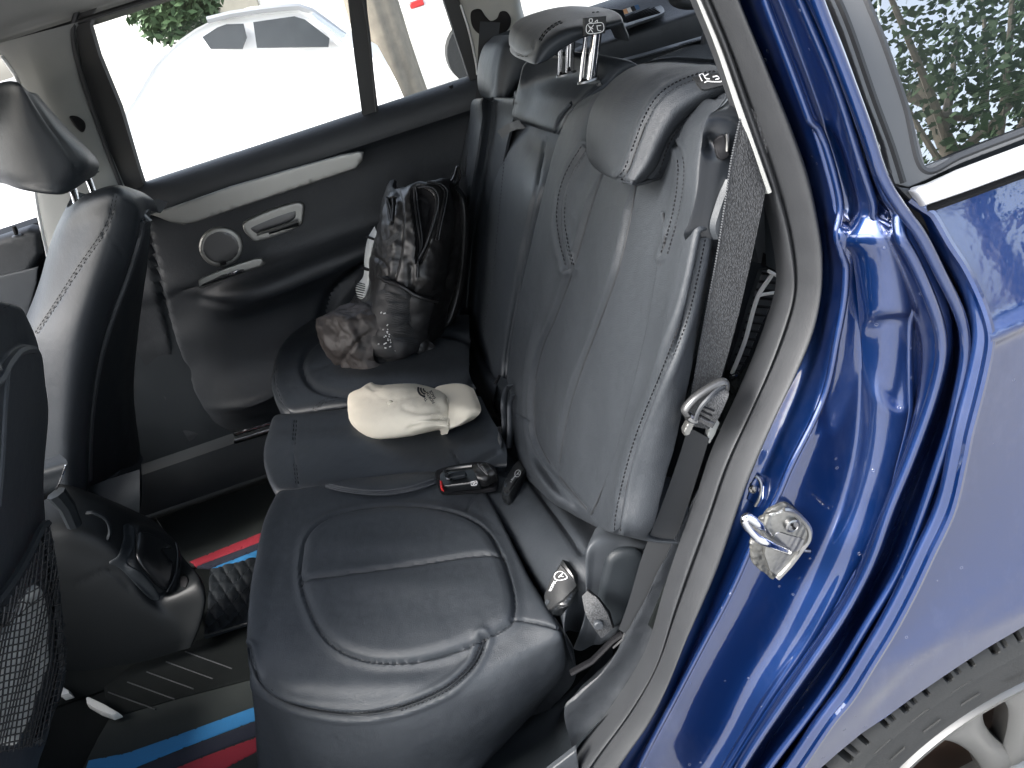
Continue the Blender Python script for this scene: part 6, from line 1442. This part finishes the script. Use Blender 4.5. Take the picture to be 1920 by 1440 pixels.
    # dark lining behind the glass so the boot reads as closed space
    m = MB(); P, _ = Win(.16).at([(1700, -260), (2560, -260), (2560, 60), (1780, 330)]); m.add(P, [(0, 1, 2, 3)], 'plastic'); m.build('boot_lining', car)
    # heater lines seen through it
    m = MB(); Wh = Win(.02)
    for k in range(6): P, _ = Wh.at([(1812, 178+k*7), (1920, 146+k*7), (2060, 106+k*7)]); m.tube(P, .0010, 'pillar_trim', n=4)
    m.build('heater_line', q)
wing()
def wheel():
    w = empty('wheel', car); a = np.linspace(0, 2*math.pi, 721)[:-1]
    def prof(r, y, jag=0): return None
    base = [(.285, -.350), (.300, -.362), (.330, -.372), (.360, -.374), (.380, -.373), (.393, -.368), (.402, -.358), (.409, -.342), (.413, -.320), (.414, -.28), (.414, -.20), (.40, -.14)]
    G = []
    for i, (r, y) in enumerate(cr(np.array(base), np.linspace(0, len(base)-1, 60))):
        fr = (a/(2*math.pi)*84) % 1; fr2 = (a/(2*math.pi)*84+.35) % 1
        sh = np.clip((r-.388)/.006, 0, 1)
        g = sh*np.where(fr < .16, .014, 0)+sh*np.where((fr2 < .06) & (y < -.33), .007, 0)
        bead = .0012*math.exp(-((r-.372)/.003)**2)+.001*math.exp(-((r-.31)/.002)**2)
        rr = r - g; G.append(np.stack([WC[0]+rr*np.cos(a), np.full(720, y-bead)+g*.5, WC[1]+rr*np.sin(a)], 1))
    m = MB(); m.grid(np.array(G), 'tyre', close_v=True)
    # raised moulding marks on the sidewall
    for t0 in np.linspace(1.9, 3.1, 9):
        for dr in (.345, .374):
            t = np.linspace(t0, t0+.07, 6); P = np.array([(WC[0]+dr*math.cos(k), -.3755 if dr < .36 else -.3745, WC[1]+dr*math.sin(k)) for k in t]); m.tube(P, .0012, 'tyre', n=5)
    # word on the sidewall
    class Side:
        def at(s, q): 
            P = np.array([Yp(-.3745)(*p) for p in np.atleast_2d(q)]); return P, np.repeat([[0, -1.0, 0]], len(P), 0)
    text_on(m, Side(), 'TREADWEAR', (1886, 1286), (1960, 1250), 'tyre', 8, h=.0012)
    m.build('tyre', w, angle=25)
    m = MB(); b2 = a[::4]
    rp = [(.286, -.345), (.290, -.356), (.286, -.362), (.274, -.358), (.268, -.345), (.262, -.30), (.255, -.20)]
    m.grid(np.array([np.stack([WC[0]+r*np.cos(b2), np.full(len(b2), y), WC[1]+r*np.sin(b2)], 1) for r, y in rp]), 'alloy', close_v=True)
    for k in range(5):
        for s in (-1, 1):
            t = math.radians(90+16+72*k)+s*.17
            u = np.array([math.cos(t), 0, math.sin(t)]); v = np.array([-math.sin(t), 0, math.cos(t)]); rows = []
            for r, wd, y in ((.04, .030, -.315), (.09, .022, -.322), (.16, .018, -.335), (.22, .021, -.347), (.255, .030, -.352), (.272, .042, -.352)):
                c = np.array([WC[0], y, WC[1]])+u*r
                rows.append([c-v*wd+np.array([0, .03, 0]), c-v*wd+np.array([0, .006, 0]), c-v*wd*.7, c+np.array([0, -.002, 0]), c+v*wd*.7, c+v*wd+np.array([0, .006, 0]), c+v*wd+np.array([0, .03, 0])])
            m.grid(cr(np.array(rows), np.linspace(0, 5, 20)), 'alloy')
    m.grid(np.array([np.stack([WC[0]+r*np.cos(b2), np.full(len(b2), y), WC[1]+r*np.sin(b2)], 1) for r, y in ((.001, -.33), (.04, -.328), (.055, -.315), (.06, -.29))]), 'alloy', close_v=True)
    m.build('rim', w)
    m = MB(); m.grid(np.array([np.stack([WC[0]+r*np.cos(b2), np.full(len(b2), y), WC[1]+r*np.sin(b2)], 1) for r, y in ((.001, -.25), (.15, -.25), (.152, -.235), (.25, -.20))]), 'brake', close_v=True); m.build('brake_disc', w)
wheel()

# ================================================================== backpack on the far seat
def backpack():
    bp = empty('backpack')
    tag(bp, 'black half-open backpack slumped on the far rear seat against its backrest', 'backpack')
    rows = [[Yp(.98)(738, 352), Yp(.93)(770, 346), Yp(.92)(800, 341), Yp(.94)(832, 337), Yp(1.0)(850, 344)],
            [Yp(.96)(722, 378), Yp(.90)(752, 372), Yp(.885)(790, 368), Yp(.90)(832, 362), Yp(.98)(860, 362)],
            [Yp(.94)(711, 430), Yp(.87)(742, 430), Yp(.84)(788, 428), Yp(.86)(832, 422), Yp(.95)(869, 408)],
            [Yp(.93)(698, 490), Yp(.85)(732, 495), Yp(.82)(780, 498), Yp(.84)(826, 492), Yp(.93)(864, 478)],
            [Yp(.93)(690, 548), Yp(.85)(725, 556), Yp(.815)(770, 562), Yp(.84)(815, 556), Yp(.92)(850, 540)],
            [Yp(.92)(655, 588), Yp(.84)(705, 612), Yp(.81)(758, 622), Yp(.835)(805, 616), Yp(.90)(838, 600)],
            [Yp(.92)(632, 630), Yp(.83)(690, 655), Yp(.805)(745, 662), Yp(.82)(795, 656), Yp(.87)(826, 640)],
            [Yp(.88)(640, 690), Yp(.83)(690, 694), Yp(.82)(742, 690), Yp(.83)(786, 676), Yp(.86)(820, 658)]]
    rows = [[r[0]+np.array([-.0, .10, -.01])]+r+[r[-1]+np.array([.01, .10, 0])] for r in rows]
    rows = [dn(rows[0], (0, .06, -.03))]+rows+[dn(rows[-1], (0, .12, -.02))]
    op = [(776, 352), (786, 350), (800, 356), (812, 366), (818, 388), (812, 420), (802, 460), (790, 488), (783, 492), (782, 450), (776, 400), (772, 370)]
    op2 = [(729, 374), (738, 372), (737, 392), (735, 418), (730, 400)]
    S = loft(rows, 3.2, wrinkle=(.007, 9), carve=[('raise', op, 5, -.035), ('raise', op2, 4, -.02), ('seam', [(745, 360), (752, 400), (748, 470), (735, 530)], 5, .008), ('seam', [(850, 350), (862, 400), (852, 480), (838, 560)], 5, .010), ('seam', [(770, 500), (772, 540), (764, 600)], 6, .008), ('bump', (800, 520), (22, 26), .012),
              ('seam', [(700, 480), (722, 500), (726, 545)], 4, .006)])
    m = MB(); sheet(m, S, 'nylon'); b = m.build('main_compartment', bp)
    m = MB(); patch(m, S, op, .001, 2, 'black', step=4); patch(m, S, op2, .001, 1, 'black', step=4); m.build('opening', bp)
    m = MB()
    for L in ([(776, 350), (774, 375), (780, 420), (785, 460), (784, 492), (783, 520)], [(782, 349), (804, 352), (818, 366), (820, 390), (812, 425), (800, 465), (786, 492)], [(728, 372), (730, 395), (737, 420), (738, 395), (740, 374)], [(800, 345), (822, 348), (832, 360), (826, 400), (816, 450)]):
        cord(m, S, L, .0045, 'zip_tape', off=.004, flat=.6)
        cord(m, S, [(a+2, b_) for a, b_ in L], .0014, 'thread', off=.008)
    m.build('zip', bp)
    # crumpled front and lower brown pouch
    rows = [[Yp(.93)(662, 566), Yp(.88)(680, 572), Yp(.84)(704, 585), Yp(.815)(722, 600)], [Yp(.92)(600, 592), Yp(.88)(630, 588), Yp(.83)(668, 600), Yp(.81)(705, 625)], [Yp(.91)(592, 606), Yp(.87)(622, 612), Yp(.81)(660, 628), Yp(.80)(700, 650)],
            [Yp(.89)(601, 640), Yp(.84)(630, 652), Yp(.80)(665, 668), Yp(.80)(705, 678)], [Yp(.87)(632, 692), Yp(.82)(660, 698), Yp(.80)(700, 698), Yp(.80)(745, 692)], [Yp(.88)(636, 700), Yp(.84)(670, 701), Yp(.83)(720, 699), Yp(.83)(760, 692)]]
    rows = [dn(rows[0], (0, .06, -.01))]+[[r[0]+np.array([0, .07, 0])]+r for r in rows][0:0]+[[p for p in r] for r in rows]
    S2 = loft(rows, 3.2, wrinkle=(.009, 12), carve=[('seam', [(632, 692), (660, 650), (690, 625)], 3, .006)]); m = MB(); sheet(m, S2, 'nylon_brown'); m.build('lower_pouch', bp)
    # mesh side pocket
    pk = [(722, 518), (740, 526), (766, 540), (790, 552), (812, 558), (806, 590), (800, 625), (792, 650), (770, 664), (740, 672), (708, 668), (690, 655), (690, 620), (700, 580), (712, 545)]
    m = MB(); patch(m, S, pk, .018, 14, 'zip_tape', step=4, fn=lambda q, d: .005*np.array([noise.noise(Vector((a[0]*.05, a[1]*.05, 3))) for a in q]))
    cord(m, S, [(720, 518), (742, 528), (768, 542), (790, 553), (812, 558)], .004, 'nylon', off=.016)
    rnd = random.Random(7)
    for k in range(22):
        q = np.array([728+rnd.gauss(0, 7)+rnd.random()*4, 612+rnd.uniform(-30, 42)]); P, N = S.at([q, q+np.array([rnd.uniform(1, 3), rnd.uniform(-2, 2)])]); m.tube(P+N*.0245, .0014, 'print_white', n=4)
    m.build('mesh_pocket', bp)
    m = MB()
    for y0 in np.arange(545, 640, 3.2):
        cord(m, S, [(733+(y0-545)*.1, y0), (752, y0+2), (772, y0+6)], .0005, 'plastic_grey', off=.0215, n=4, step=8)
    m.build('mesh_weave', bp)
    # shoulder strap down the right side, grab loop
    m = MB(); rows = [pts(Yp(.98), (842, 346), (852, 350)), pts(Yp(.955), (858, 362), (874, 378)), pts(Yp(.94), (862, 410), (880, 422)), pts(Yp(.935), (858, 480), (876, 492)), pts(Yp(.93), (850, 540), (867, 552)), pts(Yp(.92), (836, 590), (852, 600)), pts(Yp(.91), (822, 612), (830, 618))]
    rows = [[r[0], (r[0]+r[1])/2+np.array([0, -.012, 0]), r[1], r[1]+np.array([.005, .04, 0])] for r in rows]; S3 = loft(rows, 4); sheet(m, S3, 'nylon'); m.build('shoulder_strap', bp)
    m = MB(); m.tube(cr(pts(Yp(.97), (842, 346), (852, 330), (858, 312), (862, 330), (852, 350)), np.linspace(0, 4, 24)), .008, 'nylon', flat=.4); m.build('grab_loop', bp)
    m = MB(); rows = [pts(Yp(.82), (722, 452), (728, 462)), pts(Yp(.815), (748, 432), (752, 442))]; sheet(m, loft(rows, 3), 'webbing_strap'); m.build('compression_strap', bp)
    m = MB(); rows = [pts(Yp(.80), (774, 655), (790, 668), (800, 675)), pts(Yp(.80), (784, 640), (805, 655), (815, 666)), pts(Yp(.81), (792, 624), (812, 645), (823, 660))]; sheet(m, loft(rows, 3, wrinkle=(.006, 20)), 'nylon'); m.build('strap_wing', bp)
    # bottle in the far pocket, behind the netting
    bt = MB(); rows = [pts(Yp(1.0), (704, 430), (712, 432)), pts(Yp(.99), (690, 455), (706, 458)), pts(Yp(.985), (684, 490), (700, 492)), pts(Yp(.98), (682, 525), (700, 527)), pts(Yp(.97), (668, 545), (700, 550)), pts(Yp(.97), (674, 565), (700, 570)), pts(Yp(.96), (684, 578), (702, 582))]
    rows = [[r[0]+np.array([0, .03, 0]), r[0], (r[0]+r[1])/2+np.array([0, -.02, 0]), r[1], r[1]+np.array([0, .03, 0])] for r in rows]
    S4 = loft(rows, 3); sheet(bt, S4, 'white_plastic'); bo = bt.build('bottle'); tag(bo, 'white bottle in the side pocket of the black backpack', 'bottle')
    m = MB()
    for k in range(12): cord(m, S4, [(668, 530+k*4), (684, 534+k*4), (702, 536+k*4)], .0012, 'black', off=.003, n=4)
    cord(m, S4, [(678, 500), (690, 505), (702, 506)], .004, 'black', off=.002); cord(m, S4, [(690, 445), (704, 450)], .003, 'black', off=.003)
    m.build('pocket_net', bp)
backpack()

# ================================================================== cap
def cap():
    cp = empty('cap'); tag(cp, 'cream baseball cap with a small black printed logo lying on the middle rear seat', 'cap')
    rows = [pts(Zp(.415), (697, 717), (712, 722), (760, 719), (800, 724), (836, 736), (846, 760)),
            [Zp(.42)(676, 728), Zp(.45)(712, 729), Zp(.455)(760, 728), Zp(.455)(800, 735), Zp(.45)(832, 746), Zp(.43)(845, 768)],
            [Zp(.41)(655, 740), Zp(.45)(705, 748), Zp(.468)(755, 750), Zp(.465)(798, 756), Zp(.45)(828, 766), Zp(.43)(845, 785)],
            [Zp(.41)(653, 768), Zp(.448)(698, 775), Zp(.466)(750, 778), Zp(.462)(795, 782), Zp(.447)(824, 785), Zp(.43)(842, 800)],
            [Zp(.41)(660, 795), Zp(.438)(700, 800), Zp(.45)(748, 800), Zp(.448)(792, 800), Zp(.44)(820, 799), Zp(.428)(836, 803)],
            [Zp(.405)(690, 820), Zp(.42)(720, 821), Zp(.425)(755, 818), Zp(.425)(790, 812), Zp(.42)(810, 808), Zp(.42)(826, 806)],
            [Zp(.395)(706, 823), Zp(.40)(725, 823), Zp(.40)(757, 819), Zp(.40)(790, 812), Zp(.40)(808, 810), Zp(.405)(824, 808)]]
    rows = [[r[0]+np.array([.01, 0, -.03])]+r+[r[-1]+np.array([-.006, .012, -.02])] for r in rows]
    rows = [dn(rows[0], (0, .0, -.03))]+rows+[dn(rows[-1], (0, .02, -.015))]
    seam1 = [(836, 752), (842, 775), (840, 800), (834, 816)]
    S = loft(rows, 3, wrinkle=(.0016, 14), carve=[('seam', [(758, 766), (790, 773), (826, 769)], 5, .0025), ('seam', [(775, 790), (800, 785), (836, 783)], 4, .003), ('seam', [(765, 804), (790, 797), (828, 795)], 4, .0025), ('seam', [(690, 722), (700, 730), (716, 726)], 4, .003),
              ('bump', (800, 790), (26, 4), .002), ('seam', [(732, 752), (790, 742), (830, 742)], 1.5, .0008), ('seam', [(732, 756), (700, 800), (692, 818)], 1.5, .0008), ('seam', [(730, 752), (700, 735)], 1.5, .0008)])
    m = MB(); sheet(m, S, 'cap_cloth')
    for k in range(3): stitch(m, S, [(808, 778+k*6), (822, 779+k*6), (838, 782+k*6)], mat='cap_stitch', L=3, gap=2.5)
    c = m.build('crown', cp)
    m = MB(); P, N = S.at([(732, 755)]); a = np.linspace(0, 2*math.pi, 16, endpoint=False); G = np.array([[P[0]+N[0]*h+np.array([r*math.cos(t), r*math.sin(t), 0]) for t in a] for r, h in ((.0003, .005), (.004, .004), (.006, .000))]); m.grid(G, 'cap_cloth', close_v=True); m.build('button', c)
    m = MB(); cord(m, S, [(838, 748), (842, 765), (842, 782), (839, 796)], .0018, 'cap_cloth', off=.001, flat=.7); m.build('sweatband', cp)
    # brim
    rows = [[Zp(.425)(812, 732), Zp(.425)(822, 724), Zp(.425)(850, 719), Zp(.425)(872, 721), Zp(.425)(888, 729)], [Zp(.435)(830, 742), Zp(.435)(848, 738), Zp(.435)(868, 738), Zp(.435)(886, 744), Zp(.43)(897, 750)], [Zp(.44)(838, 765), Zp(.445)(855, 763), Zp(.445)(875, 763), Zp(.44)(890, 764), Zp(.43)(902, 766)],
            [Zp(.435)(840, 788), Zp(.435)(856, 786), Zp(.435)(874, 783), Zp(.43)(888, 779), Zp(.425)(899, 776)], [Zp(.425)(838, 804), Zp(.425)(852, 800), Zp(.425)(866, 795), Zp(.42)(880, 788), Zp(.418)(892, 783)], [Zp(.415)(838, 808), Zp(.415)(852, 802), Zp(.415)(866, 797), Zp(.412)(879, 791), Zp(.41)(889, 786)]]
    rows = [dn(rows[0], (0, 0, -.008))]+rows
    S2 = loft(rows, 3); m = MB(); sheet(m, S2, 'cap_cloth'); 
    m.build('brim', cp)
    # logo
    m = MB(); h = .0025
    for r in (17, 11.5, 6):
        P = [(784, 735), (783, 743), (787, 748)]
    base = np.array([797, 740])
    def arcs(r, w):
        c = np.array([799, 731.5]); a = np.linspace(math.radians(95), math.radians(195), 14); L = [(c[0]+r*math.cos(t)*1.0, c[1]+r*math.sin(t)*.95) for t in a]; line_icon(m, S, [L], w, 'print_black', h=h)
    arcs(15, 3.6); arcs(10, 2.8); arcs(5.2, 2.4)
    for k in (0, .0002):
        text_on(m, S, 'THE', (802, 753), (795, 741.5), 'print_black', 5.0, h=h+k)
        text_on(m, S, 'NORTH', (815, 756.5), (802.5, 736.5), 'print_black', 5.2, h=h+k); text_on(m, S, 'FACE', (817.5, 748), (808.5, 733.5), 'print_black', 5.2, h=h+k)
    m.build('logo', c, smooth=False)
cap()
